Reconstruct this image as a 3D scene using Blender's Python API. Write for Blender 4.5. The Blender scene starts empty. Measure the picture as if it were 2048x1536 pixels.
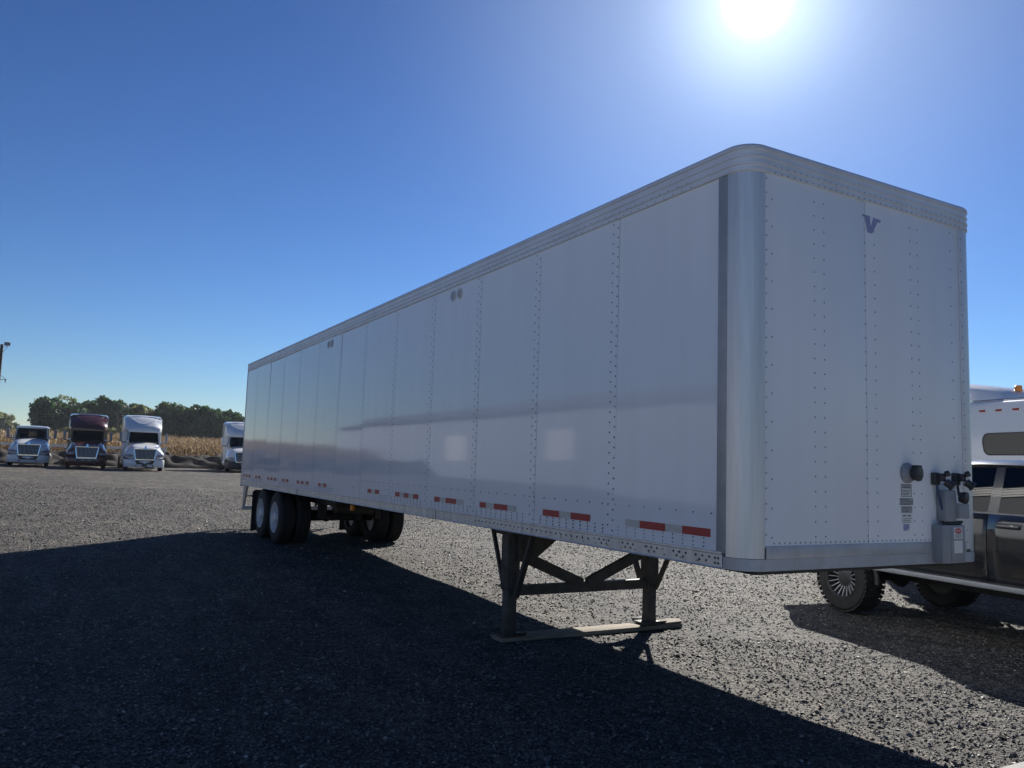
import bpy, bmesh, math, random
import numpy as np
from mathutils import Vector, Matrix
random.seed(7)
rng = np.random.default_rng(11)
S = bpy.context.scene
COL = S.collection
R = math.radians
PI = math.pi

# ------------------------------------------------------------------ camera
FPX = 1608.0                                   # focal length in pixels of the 2048-wide photograph
CAM = Vector((3.971, -5.185, 1.703))
YAW, PITCH, ROLL = R(150.588), R(5.899), R(1.918)
fwd = Vector((math.cos(PITCH) * math.cos(YAW), math.cos(PITCH) * math.sin(YAW), math.sin(PITCH)))
r0 = Vector((math.sin(YAW), -math.cos(YAW), 0)); u0 = r0.cross(fwd)
cr = math.cos(ROLL) * r0 + math.sin(ROLL) * u0
cu = -math.sin(ROLL) * r0 + math.cos(ROLL) * u0
cam_d = bpy.data.cameras.new('camera'); cam = bpy.data.objects.new('camera', cam_d); COL.objects.link(cam)
cam.matrix_world = Matrix(((cr.x, cu.x, -fwd.x, CAM.x), (cr.y, cu.y, -fwd.y, CAM.y), (cr.z, cu.z, -fwd.z, CAM.z), (0, 0, 0, 1)))
cam_d.sensor_width = 36; cam_d.lens = 36 * FPX / 2048; cam_d.clip_start = .05; cam_d.clip_end = 5000
S.camera = cam

# ------------------------------------------------------------------ sky, sun, exposure
SUN = Vector((-.595, .625, .513)).normalized()
SKY_STRENGTH, SUN_STRENGTH, EXPOSURE = .074, 4.4, 0.88
world = bpy.data.worlds.new('World'); S.world = world; world.use_nodes = True
wn = world.node_tree.nodes; wl = world.node_tree.links; wn.clear()
wo = wn.new('ShaderNodeOutputWorld'); bg = wn.new('ShaderNodeBackground'); sky = wn.new('ShaderNodeTexSky')
sky.sky_type = 'NISHITA'; sky.sun_disc = False
sky.sun_elevation = math.asin(SUN.z); sky.sun_rotation = PI / 2 - math.atan2(SUN.y, SUN.x)
sky.altitude = 2000; sky.air_density = 1.4; sky.dust_density = .1; sky.ozone_density = 6.5
bg.inputs['Strength'].default_value = SKY_STRENGTH
# the bright aureole of the low sun in the sky around it
tc = wn.new('ShaderNodeTexCoord'); dp = wn.new('ShaderNodeVectorMath'); dp.operation = 'DOT_PRODUCT'
nrm = wn.new('ShaderNodeVectorMath'); nrm.operation = 'NORMALIZE'
wl.new(tc.outputs['Generated'], nrm.inputs[0]); wl.new(nrm.outputs[0], dp.inputs[0]); dp.inputs[1].default_value = SUN
def wmath(op, a, b):
    n = wn.new('ShaderNodeMath'); n.operation = op
    for i, v in enumerate((a, b)):
        if isinstance(v, (int, float)): n.inputs[i].default_value = v
        else: wl.new(v, n.inputs[i])
    return n.outputs[0]
dcl = wmath('MINIMUM', wmath('MAXIMUM', dp.outputs['Value'], 0.0), 1.0)
g1 = wmath('MULTIPLY', wmath('POWER', dcl, 7000.0), 150.0)
g2 = wmath('MULTIPLY', wmath('POWER', dcl, 300.0), 5.0)
g3 = wmath('MULTIPLY', wmath('POWER', dcl, 30.0), 2.7)
gs = wmath('ADD', wmath('ADD', g1, g2), g3)
gc = wn.new('ShaderNodeVectorMath'); gc.operation = 'SCALE'; gc.inputs[0].default_value = (.86, .98, 1.06)
wl.new(gs, gc.inputs['Scale'])
ga = wn.new('ShaderNodeVectorMath'); ga.operation = 'ADD'
# deep clear autumn sky: a steeper fall from the horizon to the zenith
gm = wn.new('ShaderNodeGamma'); gm.inputs['Gamma'].default_value = 1.45; gk = wn.new('ShaderNodeVectorMath'); gk.operation = 'MULTIPLY'; gk.inputs[1].default_value = (.280, .258, .262)
wl.new(sky.outputs[0], gm.inputs['Color']); wl.new(gm.outputs[0], gk.inputs[0])
wl.new(gk.outputs[0], ga.inputs[0]); wl.new(gc.outputs[0], ga.inputs[1])
wl.new(ga.outputs[0], bg.inputs['Color']); wl.new(bg.outputs[0], wo.inputs['Surface'])
sun_d = bpy.data.lights.new('sun', 'SUN'); sun_d.energy = SUN_STRENGTH; sun_d.angle = R(.53); sun_d.color = (1.0, .955, .885)
sun = bpy.data.objects.new('sun', sun_d); COL.objects.link(sun)
sun.rotation_euler = (-SUN).to_track_quat('-Z', 'Y').to_euler(); sun.location = SUN * 60
vs = S.view_settings
S.display_settings.display_device = 'sRGB'
vs.view_transform = 'Standard'; vs.look = 'None'; vs.gamma = 1; vs.exposure = EXPOSURE; vs.use_curve_mapping = False

# ------------------------------------------------------------------ helpers
MATS = {}
def mat(name, col, rough=.5, metal=0., spec=.5, col2=None, scale=6., bump=0., bscale=40., coat=0., attr=None, detail=4., stretch=None):
    if name in MATS: return MATS[name]
    m = bpy.data.materials.new(name); m.use_nodes = True; nt = m.node_tree; N = nt.nodes; L = nt.links
    b = N['Principled BSDF']
    b.inputs['Roughness'].default_value = rough; b.inputs['Metallic'].default_value = metal
    b.inputs['Specular IOR Level'].default_value = spec; b.inputs['Coat Weight'].default_value = coat
    b.inputs['Coat Roughness'].default_value = .03
    co = N.new('ShaderNodeTexCoord'); src = co.outputs['Object']
    if stretch:
        mp = N.new('ShaderNodeMapping'); mp.inputs['Scale'].default_value = stretch
        L.new(src, mp.inputs['Vector']); src = mp.outputs[0]
    if col2 is None: col2 = tuple(c * .82 for c in col)
    nz = N.new('ShaderNodeTexNoise'); nz.inputs['Scale'].default_value = scale; nz.inputs['Detail'].default_value = detail
    nz.inputs['Roughness'].default_value = .6
    L.new(src, nz.inputs['Vector'])
    rp = N.new('ShaderNodeValToRGB'); rp.color_ramp.elements[0].position = .35; rp.color_ramp.elements[1].position = .65
    rp.color_ramp.elements[0].color = (*col2, 1); rp.color_ramp.elements[1].color = (*col, 1)
    L.new(nz.outputs['Fac'], rp.inputs['Fac']); out = rp.outputs['Color']
    if attr:
        at = N.new('ShaderNodeAttribute'); at.attribute_name = attr
        mx = N.new('ShaderNodeMix'); mx.data_type = 'RGBA'; mx.blend_type = 'MULTIPLY'; mx.inputs['Factor'].default_value = 1
        L.new(out, mx.inputs['A']); L.new(at.outputs['Color'], mx.inputs['B']); out = mx.outputs['Result']
    L.new(out, b.inputs['Base Color'])
    if bump:
        n2 = N.new('ShaderNodeTexNoise'); n2.inputs['Scale'].default_value = bscale; n2.inputs['Detail'].default_value = 5
        L.new(src, n2.inputs['Vector'])
        bp = N.new('ShaderNodeBump'); bp.inputs['Strength'].default_value = bump; bp.inputs['Distance'].default_value = .02
        L.new(n2.outputs['Fac'], bp.inputs['Height']); L.new(bp.outputs[0], b.inputs['Normal'])
    MATS[name] = m; return m
def leafy(m, amount, tint):
    nt = m.node_tree; N = nt.nodes; L = nt.links; b = N['Principled BSDF']; o = N['Material Output']
    t = N.new('ShaderNodeBsdfTranslucent'); mx = N.new('ShaderNodeMixShader'); mx.inputs[0].default_value = amount
    g = N.new('ShaderNodeMix'); g.data_type = 'RGBA'; g.blend_type = 'MULTIPLY'; g.inputs['Factor'].default_value = 1; g.inputs['B'].default_value = (*tint, 1)
    L.new(b.inputs['Base Color'].links[0].from_socket, g.inputs['A']); L.new(g.outputs['Result'], t.inputs['Color'])
    L.new(b.outputs[0], mx.inputs[1]); L.new(t.outputs[0], mx.inputs[2]); L.new(mx.outputs[0], o.inputs['Surface'])
def glass_mat(name, tint, refl_rough=.02):
    m = bpy.data.materials.new(name); m.use_nodes = True; nt = m.node_tree; N = nt.nodes; L = nt.links; N.clear()
    o = N.new('ShaderNodeOutputMaterial'); tr = N.new('ShaderNodeBsdfTransparent'); gl = N.new('ShaderNodeBsdfGlossy'); mx = N.new('ShaderNodeMixShader'); fr = N.new('ShaderNodeFresnel')
    nz = N.new('ShaderNodeTexNoise'); nz.inputs['Scale'].default_value = 3
    rp = N.new('ShaderNodeValToRGB'); rp.color_ramp.elements[0].color = (*[c * .85 for c in tint], 1); rp.color_ramp.elements[1].color = (*tint, 1)
    L.new(nz.outputs['Fac'], rp.inputs['Fac']); L.new(rp.outputs[0], tr.inputs['Color'])
    gl.inputs['Roughness'].default_value = refl_rough; fr.inputs['IOR'].default_value = 1.52
    L.new(fr.outputs[0], mx.inputs[0]); L.new(tr.outputs[0], mx.inputs[1]); L.new(gl.outputs[0], mx.inputs[2]); L.new(mx.outputs[0], o.inputs['Surface'])
    MATS[name] = m; return m

class MB:
    def __init__(s): s.bm = bmesh.new()
    def box(s, c, d, rot=None, bevel=0.):
        M = Matrix.Translation(c) @ (rot.to_4x4() if rot else Matrix()) @ Matrix.Diagonal((*d, 1))
        g = bmesh.ops.create_cube(s.bm, size=1, matrix=M)
        if bevel:
            es = list({e for v in g['verts'] for e in v.link_edges})
            bmesh.ops.bevel(s.bm, geom=es, offset=bevel, segments=2, profile=.5, affect='EDGES')
        return s
    def beam(s, a, b, w, h, up=(0, 0, 1)):
        a, b = Vector(a), Vector(b); d = b - a; x = d.normalized(); up = Vector(up)
        if abs(x.dot(up)) > .98: up = Vector((1, 0, 0))
        y = up.cross(x).normalized(); z = x.cross(y)
        rot = Matrix((x, y, z)).transposed()
        return s.box((a + b) / 2, (d.length, w, h), rot)
    def ring_skin(s, rings, closed=True, caps=True):
        V = [[s.bm.verts.new(p) for p in r] for r in rings]
        n = len(V[0]); rr = range(n if closed else n - 1)
        for i in range(len(V) - 1):
            for j in rr:
                k = (j + 1) % n
                try: s.bm.faces.new((V[i][j], V[i][k], V[i + 1][k], V[i + 1][j]))
                except ValueError: pass
        if caps and closed:
            for r in (V[0][::-1], V[-1]):
                try: s.bm.faces.new(r)
                except ValueError: pass
        return s
    def tube(s, pts, r, n=8):
        pts = [Vector(p) for p in pts]; rings = []
        prev = None
        for i, p in enumerate(pts):
            t = (pts[min(i + 1, len(pts) - 1)] - pts[max(i - 1, 0)]).normalized()
            up = Vector((0, 0, 1)) if abs(t.z) < .95 else Vector((1, 0, 0))
            a = up.cross(t).normalized() if prev is None else (prev - t * prev.dot(t)).normalized()
            prev = a; b = t.cross(a)
            rad = r[i] if isinstance(r, (list, tuple)) else r
            rings.append([p + a * math.cos(2 * PI * k / n) * rad + b * math.sin(2 * PI * k / n) * rad for k in range(n)])
        return s.ring_skin(rings)
    def lathe(s, c, axis, prof, n=24, caps=True):
        """prof: list of (distance along the axis, radius)"""
        c = Vector(c); ax = Vector(axis).normalized(); up = Vector((0, 0, 1)) if abs(ax.z) < .9 else Vector((1, 0, 0))
        a = up.cross(ax).normalized(); b = ax.cross(a)
        rings = [[c + ax * t + (a * math.cos(2 * PI * k / n) + b * math.sin(2 * PI * k / n)) * max(r, 1e-4) for k in range(n)] for t, r in prof]
        return s.ring_skin(rings, caps=caps)
    def hoop(s, c, axis, prof, n=24):
        return s.lathe(c, axis, list(prof) + [prof[0]], n, caps=False)
    def prism(s, poly, off):
        """extrude a 3-D polygon by a vector"""
        off = Vector(off)
        a = [s.bm.verts.new(p) for p in poly]; b = [s.bm.verts.new(Vector(p) + off) for p in poly]
        s.bm.faces.new(a[::-1]); s.bm.faces.new(b); n = len(a)
        for i in range(n):
            s.bm.faces.new((a[i], a[(i + 1) % n], b[(i + 1) % n], b[i]))
        return s
    def build(s, name, m, parent=None, smooth=35, label=None, stuff=False):
        bmesh.ops.recalc_face_normals(s.bm, faces=s.bm.faces[:])
        lim = R(smooth)
        for f in s.bm.faces: f.smooth = True
        for e in s.bm.edges:
            if len(e.link_faces) != 2 or e.calc_face_angle(0) > lim: e.smooth = False
        me = bpy.data.meshes.new(name); s.bm.to_mesh(me); s.bm.free(); me.materials.append(m)
        return put(name, me, parent, label, stuff)
def put(name, me, parent=None, label=None, stuff=False):
    o = bpy.data.objects.new(name, me); COL.objects.link(o)
    if parent: o.parent = parent
    if label: o['label'] = label
    if stuff: o['kind'] = 'stuff'
    return o
def thing(name, label, cat, loc=(0, 0, 0), rz=0, group=None):
    o = bpy.data.objects.new(name, None); COL.objects.link(o); o.location = loc; o.rotation_euler = (0, 0, rz)
    o.empty_display_size = .2
    return tag(o, label, cat, group)
def tag(o, label, cat, group=None):
    o['label'] = label; o['category'] = cat
    if group: o['group'] = group
    return o
def structure(o, label=None):
    o['kind'] = 'structure'
    if label: o['label'] = label
    return o
def kids(o): return [c for c in list(COL.objects) if c.parent == o]
def copy_tree(o, parent=None):
    c = o.copy(); COL.objects.link(c)
    if parent: c.parent = parent
    for k in KID.get(o.name, ()): copy_tree(k, c)
    return c
KID = {}
def index_kids():
    KID.clear()
    for o in COL.objects:
        if o.parent: KID.setdefault(o.parent.name, []).append(o)
def np_mesh(name, verts, faces, k, mt, col=None, smooth=False):
    """verts (n,3), faces (m,k); optional per-face colour"""
    me = bpy.data.meshes.new(name); nv, nf = len(verts), len(faces)
    me.vertices.add(nv); me.vertices.foreach_set('co', np.ascontiguousarray(verts, np.float32).ravel())
    me.loops.add(nf * k); me.loops.foreach_set('vertex_index', np.ascontiguousarray(faces, np.int32).ravel())
    me.polygons.add(nf); me.polygons.foreach_set('loop_start', np.arange(0, nf * k, k, dtype=np.int32))
    me.update(calc_edges=True)
    if col is not None:
        at = me.attributes.new('col', 'FLOAT_COLOR', 'FACE')
        c4 = np.ones((nf, 4), np.float32); c4[:, :3] = col; at.data.foreach_set('color', c4.ravel())
    me.polygons.foreach_set('use_smooth', np.full(nf, smooth))
    me.materials.append(mt); me.validate(); return me
def bearing(u, v=900.):
    """compass direction of a photo column, as a horizontal ray from where the photographer stood"""
    d = fwd * FPX + cr * (u - 1024) - cu * (v - 768); d.z = 0
    return d.normalized()
def spot(u, d):
    """ground point at depth d (metres along the view axis) on the bearing of photo column u"""
    b = bearing(u); fh = Vector((fwd.x, fwd.y, 0)).normalized()
    p = CAM + b * (d / b.dot(fh)); return p.x, p.y

GX = np.array([-900, -400, -210, -130, -80, -68, -62, -53, -30, -14, -11, -3.5, 1, 60, 900.])
GZ = np.array([5.0, 4.6, 3.8, 2.8, 1.3, .9, .72, .62, .22, .06, .04, -.085, -.1, -.1, 0.])
def gz(x, y=0.):
    return np.interp(x, GX, GZ) + .012 * np.sin(np.asarray(x) * 1.3 + np.asarray(y) * .9) * np.cos(np.asarray(y) * 1.1 - np.asarray(x) * .4)

# ------------------------------------------------------------------ materials
white = mat('white_panel', (.835, .868, .905), .06, spec=.55, col2=(.805, .835, .868), scale=1.6, coat=.3, stretch=(2.5, 2.5, .22))
front_white = mat('white_front_panel', (.835, .868, .905), .32, spec=.45, col2=(.805, .835, .868), scale=1.6, stretch=(2.5, 2.5, .22))
alum = mat('aluminium', (.78, .78, .77), .40, .6, col2=(.62, .62, .61), scale=5, bump=.08, bscale=30, stretch=(2, 2, .12))
alum_dull = mat('dull_aluminium', (.52, .53, .55), .5, .45, col2=(.44, .45, .47), scale=8, bump=.06, bscale=60)
rail_m = mat('mill_rail_aluminium', (.76, .775, .80), .42, .25, col2=(.68, .69, .71), scale=4)
front_rivet = mat('painted_rivet', (.30, .31, .34), .45, .2)
trim_grey = mat('grey_trim', (.30, .31, .33), .45, .4, col2=(.25, .26, .28), scale=5)
rivet_m = mat('rivet_steel', (.23, .235, .25), .5, .4)
frame_blk = mat('black_frame_steel', (.045, .045, .047), .55, .2, col2=(.03, .029, .028), scale=9, bump=.15, bscale=70)
gear_m = mat('dusty_gear_steel', (.10, .095, .088), .6, .25, col2=(.06, .057, .053), scale=7, bump=.15, bscale=60)
rubber = mat('rubber', (.026, .026, .027), .75, spec=.3, col2=(.04, .038, .035), scale=5, bump=.2, bscale=80)
rim_white = mat('white_rim', (.74, .75, .76), .4, .1, col2=(.6, .6, .6), scale=6)
red_tape = mat('red_reflective_tape', (.42, .035, .035), .35, col2=(.36, .03, .03), scale=30)
white_tape = mat('white_reflective_tape', (.58, .58, .54), .35, col2=(.52, .52, .48), scale=30)
plastic_blk = mat('black_plastic', (.03, .031, .034), .45, col2=(.045, .045, .047), scale=12)
box_grey = mat('grey_box_paint', (.30, .31, .33), .45, col2=(.26, .27, .29), scale=9)
vinyl_blue = mat('blue_vinyl', (.29, .30, .50), .35, col2=(.27, .28, .47), scale=12)
label_white = mat('label_white', (.72, .72, .70), .4, col2=(.64, .64, .62), scale=25)
label_grey = mat('label_grey', (.42, .42, .42), .45, col2=(.35, .35, .35), scale=40)
ink = mat('label_ink', (.08, .08, .09), .5)
red_ink = mat('red_ink', (.5, .06, .07), .4)
amber = mat('amber_lens', (.85, .30, .03), .2, col2=(.7, .22, .02), scale=40)
red_lens = mat('red_lens', (.50, .07, .04), .2, col2=(.38, .05, .03), scale=60)
wood = mat('weathered_wood', (.34, .29, .22), .8, col2=(.19, .16, .125), scale=4, bump=.4, bscale=25, stretch=(9, .8, 9), spec=.2)
pole_wood = mat('pole_wood', (.10, .08, .06), .8, col2=(.07, .055, .04), scale=4, stretch=(6, 6, .5), bump=.3)
chrome = mat('chrome', (.80, .81, .82), .12, 1., col2=(.74, .75, .76))
blk_paint = mat('black_gloss_paint', (.020, .021, .024), .16, spec=.5, col2=(.016, .017, .019), coat=.5)
t_white = mat('truck_white_paint', (.86, .87, .88), .2, col2=(.83, .84, .85), scale=1, coat=.6)
t_maroon = mat('truck_maroon_paint', (.105, .034, .028), .22, col2=(.09, .028, .024), scale=1, coat=.7)
lamp_glass = mat('headlight_glass', (.45, .48, .52), .08, .3, col2=(.3, .32, .36), scale=14)
seat_m = mat('dark_seat', (.03, .03, .032), .8)
tank_m = mat('tank_aluminium', (.7, .7, .7), .25, .9)
glass_d = glass_mat('tinted_glass', (.42, .47, .50))
glass_k = glass_mat('dark_tinted_glass', (.03, .034, .04))
conc = mat('concrete', (.56, .55, .53), .85, col2=(.48, .47, .455), scale=7, bump=.3, bscale=60, spec=.25)  # for the added apron, kept pale to bounce more light
shed_m = mat('shed_siding', (.20, .22, .26), .6, col2=(.175, .195, .23), scale=2)
white_wood = mat('white_fence_paint', (.72, .72, .70), .55, col2=(.6, .6, .58), scale=3)
leaf_g = mat('tree_leaf', (.060, .104, .042), .6, spec=.25, col2=(.034, .066, .034), scale=.35, attr='col')
leaf_p = mat('pale_leaf', (.20, .21, .10), .6, spec=.25, col2=(.13, .15, .06), scale=.5, attr='col')
bark = mat('bark', (.08, .062, .048), .9, bump=.5, bscale=9)
corn_m = mat('dry_corn', (.37, .285, .18), .6, spec=.3, col2=(.22, .16, .10), scale=.8, attr='col')
leafy(leaf_g, .25, (1.25, 1.45, .9)); leafy(leaf_p, .35, (1.3, 1.3, .9)); leafy(corn_m, .3, (1.25, 1.2, 1.1))
soil_m = mat('field_soil', (.23, .20, .155), .95, spec=.1, col2=(.17, .145, .11), scale=.06, bump=.6, bscale=3)
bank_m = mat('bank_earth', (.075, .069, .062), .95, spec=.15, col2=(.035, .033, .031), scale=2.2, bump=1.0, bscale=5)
leaf_dry = mat('dry_leaf', (.48, .30, .20), .7)

def ground_material():
    m = bpy.data.materials.new('crushed_gravel'); m.use_nodes = True; nt = m.node_tree; N = nt.nodes; L = nt.links
    b = N['Principled BSDF']; co = N.new('ShaderNodeTexCoord'); src = co.outputs['Object']
    vo = N.new('ShaderNodeTexVoronoi'); vo.inputs['Scale'].default_value = 55; vo.inputs['Randomness'].default_value = 1; L.new(src, vo.inputs['Vector'])
    sep = N.new('ShaderNodeSeparateColor'); L.new(vo.outputs['Color'], sep.inputs[0])
    rp = N.new('ShaderNodeValToRGB'); e = rp.color_ramp.elements
    e[0].position = 0; e[0].color = (.032, .031, .030, 1); e[1].position = 1; e[1].color = (.29, .273, .247, 1)
    for p, c in ((.3, (.059, .057, .055, 1)), (.62, (.097, .093, .086, 1)), (.86, (.145, .137, .124, 1))):
        q = e.new(p); q.color = c
    L.new(sep.outputs[0], rp.inputs['Fac'])
    def noise(sc, det, lo, hi, c0, c1, stretch=None):
        n = N.new('ShaderNodeTexNoise'); n.inputs['Scale'].default_value = sc; n.inputs['Detail'].default_value = det; n.inputs['Roughness'].default_value = .62
        if stretch:
            mp = N.new('ShaderNodeMapping'); mp.inputs['Scale'].default_value = stretch; L.new(src, mp.inputs['Vector']); L.new(mp.outputs[0], n.inputs['Vector'])
        else: L.new(src, n.inputs['Vector'])
        r = N.new('ShaderNodeValToRGB'); r.color_ramp.elements[0].position = lo; r.color_ramp.elements[1].position = hi
        r.color_ramp.elements[0].color = (*c0, 1); r.color_ramp.elements[1].color = (*c1, 1); L.new(n.outputs['Fac'], r.inputs['Fac']); return n, r.outputs[0]
    def mul(a, c):
        x = N.new('ShaderNodeMix'); x.data_type = 'RGBA'; x.blend_type = 'MULTIPLY'; x.inputs['Factor'].default_value = 1
        L.new(a, x.inputs['A']); L.new(c, x.inputs['B']); return x.outputs['Result']
    _, p1 = noise(.55, 5, .34, .66, (.70, .70, .72), (1.12, 1.08, 1.02))
    _, p2 = noise(.16, 4, .36, .64, (.80, .80, .80), (1.12, 1.10, 1.07), (.5, 2.2, 1))
    _, p4 = noise(2.0, 8, .38, .60, (.60, .60, .62), (1.24, 1.21, 1.16), (.5, 1.5, 1))
    n3, p3 = noise(9, 8, .34, .66, (.52, .52, .53), (1.38, 1.35, 1.30))
    L.new(mul(mul(mul(mul(rp.outputs[0], p1), p2), p3), p4), b.inputs['Base Color'])
    b.inputs['Roughness'].default_value = .8; b.inputs['Specular IOR Level'].default_value = .25
    mr = N.new('ShaderNodeMath'); mr.operation = 'MULTIPLY'; mr.inputs[1].default_value = -1
    L.new(vo.outputs['Distance'], mr.inputs[0])
    b1 = N.new('ShaderNodeBump'); b1.inputs['Strength'].default_value = .9; b1.inputs['Distance'].default_value = .018; L.new(mr.outputs[0], b1.inputs['Height'])
    b2 = N.new('ShaderNodeBump'); b2.inputs['Strength'].default_value = .8; b2.inputs['Distance'].default_value = .06; L.new(n3.outputs['Fac'], b2.inputs['Height'])
    L.new(b1.outputs[0], b2.inputs['Normal']); L.new(b2.outputs[0], b.inputs['Normal'])
    return m
gravel_m = ground_material()
stone_m = mat('gravel_stone', (1, 1, 1), .62, spec=.3, col2=(.8, .8, .8), scale=60, attr='col')

# ------------------------------------------------------------------ ground, field, bank
def grid(name, xs, ys, mt, zf):
    X, Y = np.meshgrid(xs, ys, indexing='ij'); Z = zf(X, Y)
    V = np.stack([X, Y, Z], -1).reshape(-1, 3); nx, ny = len(xs), len(ys)
    i = (np.arange(nx - 1)[:, None] * ny + np.arange(ny - 1)[None]).ravel()
    F = np.stack([i, i + ny, i + ny + 1, i + 1], 1)
    return put(name, np_mesh(name, V, F, 4, mt, smooth=True))
def span(*parts): return np.unique(np.concatenate([np.linspace(*p) for p in parts]).round(4))
ys = span((-900, -60, 12), (-60, -20, 25), (-20, 20, 90), (20, 60, 20), (60, 900, 12))
structure(grid('ground', span((-68, -20, 60), (-20, 10, 110), (10, 60, 20), (60, 900, 10)), ys, gravel_m, gz), 'grey brown crushed gravel yard')
structure(grid('field', span((-900, -210, 14), (-210, -68, 60)), ys, soil_m, lambda x, y: gz(x, y)), 'flat brown field rising gently behind the corn')
_bn = rng.normal(size=(60, 7))
def bank_z(x, y):
    t = np.clip((x + 69.5) / 6.0, 0, 1); prof = np.sin(PI * t) ** .75
    n = .16 * np.sin(y * .9 + 1.3 * np.sin(x)) * np.cos(y * .33 + x * .5)
    for k in range(60):                       # many lumps of dumped earth
        f = 1.2 + 5.5 * k / 60; a = _bn[k, 0] * 3
        n = n + .06 * np.sin(f * (x * math.cos(a) + y * math.sin(a)) + _bn[k, 1] * 6) / (1 + .25 * f)
    return gz(x, y) - .06 + prof * (.88 + n + .08 * np.abs(np.sin(y * .55 + .6 * np.sin(y * .21))))
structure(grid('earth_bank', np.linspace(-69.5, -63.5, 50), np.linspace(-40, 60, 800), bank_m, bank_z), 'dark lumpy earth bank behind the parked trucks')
sl = MB().box((5.05, -3.6, -.075), (8.06, 10.4, .12), bevel=.015).build('concrete_slab', mat('yard_concrete', (.33, .32, .305), .85, col2=(.26, .25, .24), scale=7, bump=.3, bscale=60, spec=.25))
structure(sl, 'pale concrete slab at the near corner of the gravel')

ap = MB().box((-32, -18.7, -.06), (122, 19, .12), bevel=.015).build('bounce_apron', conc)  # unseen pale slab, added to bounce sunlight onto the shaded trailer
structure(ap, 'added unseen concrete apron bouncing sunlight onto the trailer')
# loose stones lying on the near ground, one mesh
def stones(n):
    fh = np.array([fwd.x, fwd.y]); fh /= np.linalg.norm(fh); rh = np.array([fh[1], -fh[0]])
    d = 2.6 + 32 * rng.random(n * 2) ** 1.6; w = (rng.random(n * 2) * 2 - 1) * (d * .70 + .6)
    d += rng.normal(0, .9, n * 2) * (d > 9)
    P = np.array([CAM.x, CAM.y]) + d[:, None] * fh + w[:, None] * rh
    keep = ~((P[:, 0] > 1.0) & (P[:, 1] < 1.65)) & ~((abs(P[:, 0] + 3.48) < .16) & (abs(P[:, 1]) < 1.3))
    P = P[keep][:n]; d = d[keep][:n]; n = len(P)
    base = np.array([[1, 0, 0], [0, 1, 0], [-1, 0, 0], [0, -1, 0], [0, 0, 1], [0, 0, -1]], float)
    F0 = np.array([[0, 1, 4], [1, 2, 4], [2, 3, 4], [3, 0, 4], [1, 0, 5], [2, 1, 5], [3, 2, 5], [0, 3, 5]])
    r = np.exp(rng.normal(0, .42, n)) * .0064 * (1 + .028 * np.clip(d - 4, 0, 26)); r = np.clip(r, .003, .030)
    V = base[None] * (1 + .45 * (rng.random((n, 6, 1)) - .5)) + .35 * (rng.random((n, 6, 3)) - .5)
    V = V * r[:, None, None] * np.stack([1 + .5 * rng.random(n), np.ones(n), .45 + .4 * rng.random(n)], 1)[:, None]
    a = rng.random(n) * 2 * PI; b = (rng.random(n) - .5) * 1.1
    c, s = np.cos(b)[:, None], np.sin(b)[:, None]
    x, z = V[..., 0] * c + V[..., 2] * s, -V[..., 0] * s + V[..., 2] * c
    c, s = np.cos(a)[:, None], np.sin(a)[:, None]
    V = np.stack([x * c - V[..., 1] * s, x * s + V[..., 1] * c, z], -1)
    V += np.stack([P[:, 0], P[:, 1], gz(P[:, 0], P[:, 1]) + r * .25], 1)[:, None]
    g = np.exp(rng.normal(-2.08, .42, n)); g = np.clip(g, .04, .40)
    t = rng.random(n) * .16
    g[rng.random(n) < .004] = .55
    colr = np.stack([g, g * (.98 - .4 * t), g * (.94 - .9 * t)], 1)
    F = (F0[None] + 6 * np.arange(n)[:, None, None]).reshape(-1, 3)
    o = put('loose_gravel', np_mesh('loose_gravel', V.reshape(-1, 3), F, 3, stone_m, np.repeat(colr, 8, 0)), stuff=True)
    o['label'] = 'loose angular gravel stones scattered over the near yard'
stones(275000)

# ------------------------------------------------------------------ semi trailer
W, XF, XR, ZB, ZT, RC = 1.295, .18, -15.79, 1.08, 3.95, .165
trailer = thing('semi_trailer', 'long white dry van semi trailer with riveted side panels standing on its landing gear', 'trailer', (-8, 0, 0))
TM = Matrix.Translation((8, 0, 0))
def tp(o):                      # built in world coordinates, then hung on the trailer's base point
    o.parent = trailer; o.location = Vector(o.location) + Vector((8, 0, 0)); return o
def corner(side, n=10):         # plan points of a rounded front corner with outward normals, side -1 camera side, +1 far side
    out = []
    for i in range(n + 1):
        a = i / n * PI / 2
        out.append((XF - RC + RC * math.sin(a), side * (W - RC + RC * math.cos(a)), math.sin(a), side * math.cos(a)))
    return out
def sweep(path, prof, name, m, smooth=30):
    b = MB(); b.ring_skin([[(x + nx * d, y + ny * d, z) for d, z in prof] for x, y, nx, ny in path], closed=True)
    return tp(b.build(name, m, smooth=smooth))
cl, crr = corner(-1), corner(1)[::-1]
full = [(XR, -W, 0, -1)] + [(x, -W, 0, -1) for x in np.linspace(XR + 2, -.3, 9)] + cl + crr + [(x, W, 0, 1) for x in np.linspace(-.3, XR + 2, 9)] + [(XR, W, 0, 1)]
# body core: floor, roof, dark backing behind the panel joints, far side, rear
tp(MB().box((-7.87, 0, 1.155), (15.8, 2.5, .07)).build('floor', frame_blk))
b = MB(); core = [(x - nx * .03, y - ny * .03) for x, y, nx, ny in full]
b.ring_skin([[(x, y, z) for x, y in core] for z in (1.19, 3.90)]); tp(b.build('inner_wall', trim_grey))
b = MB(); b.ring_skin([[(x - nx * .012, y - ny * .012, z) for x, y, nx, ny in full] for z in (3.905, 3.935)]); tp(b.build('roof', white))
tp(MB().box((-7.95, W - .006, 2.475), (15.6, .008, 2.55)).build('far_side_skin', white))
for y in (-.63, .63):
    tp(MB().box((XR + .012, y, 2.48), (.03, 1.22, 2.5), bevel=.006).build('rear_door', white))
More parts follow.
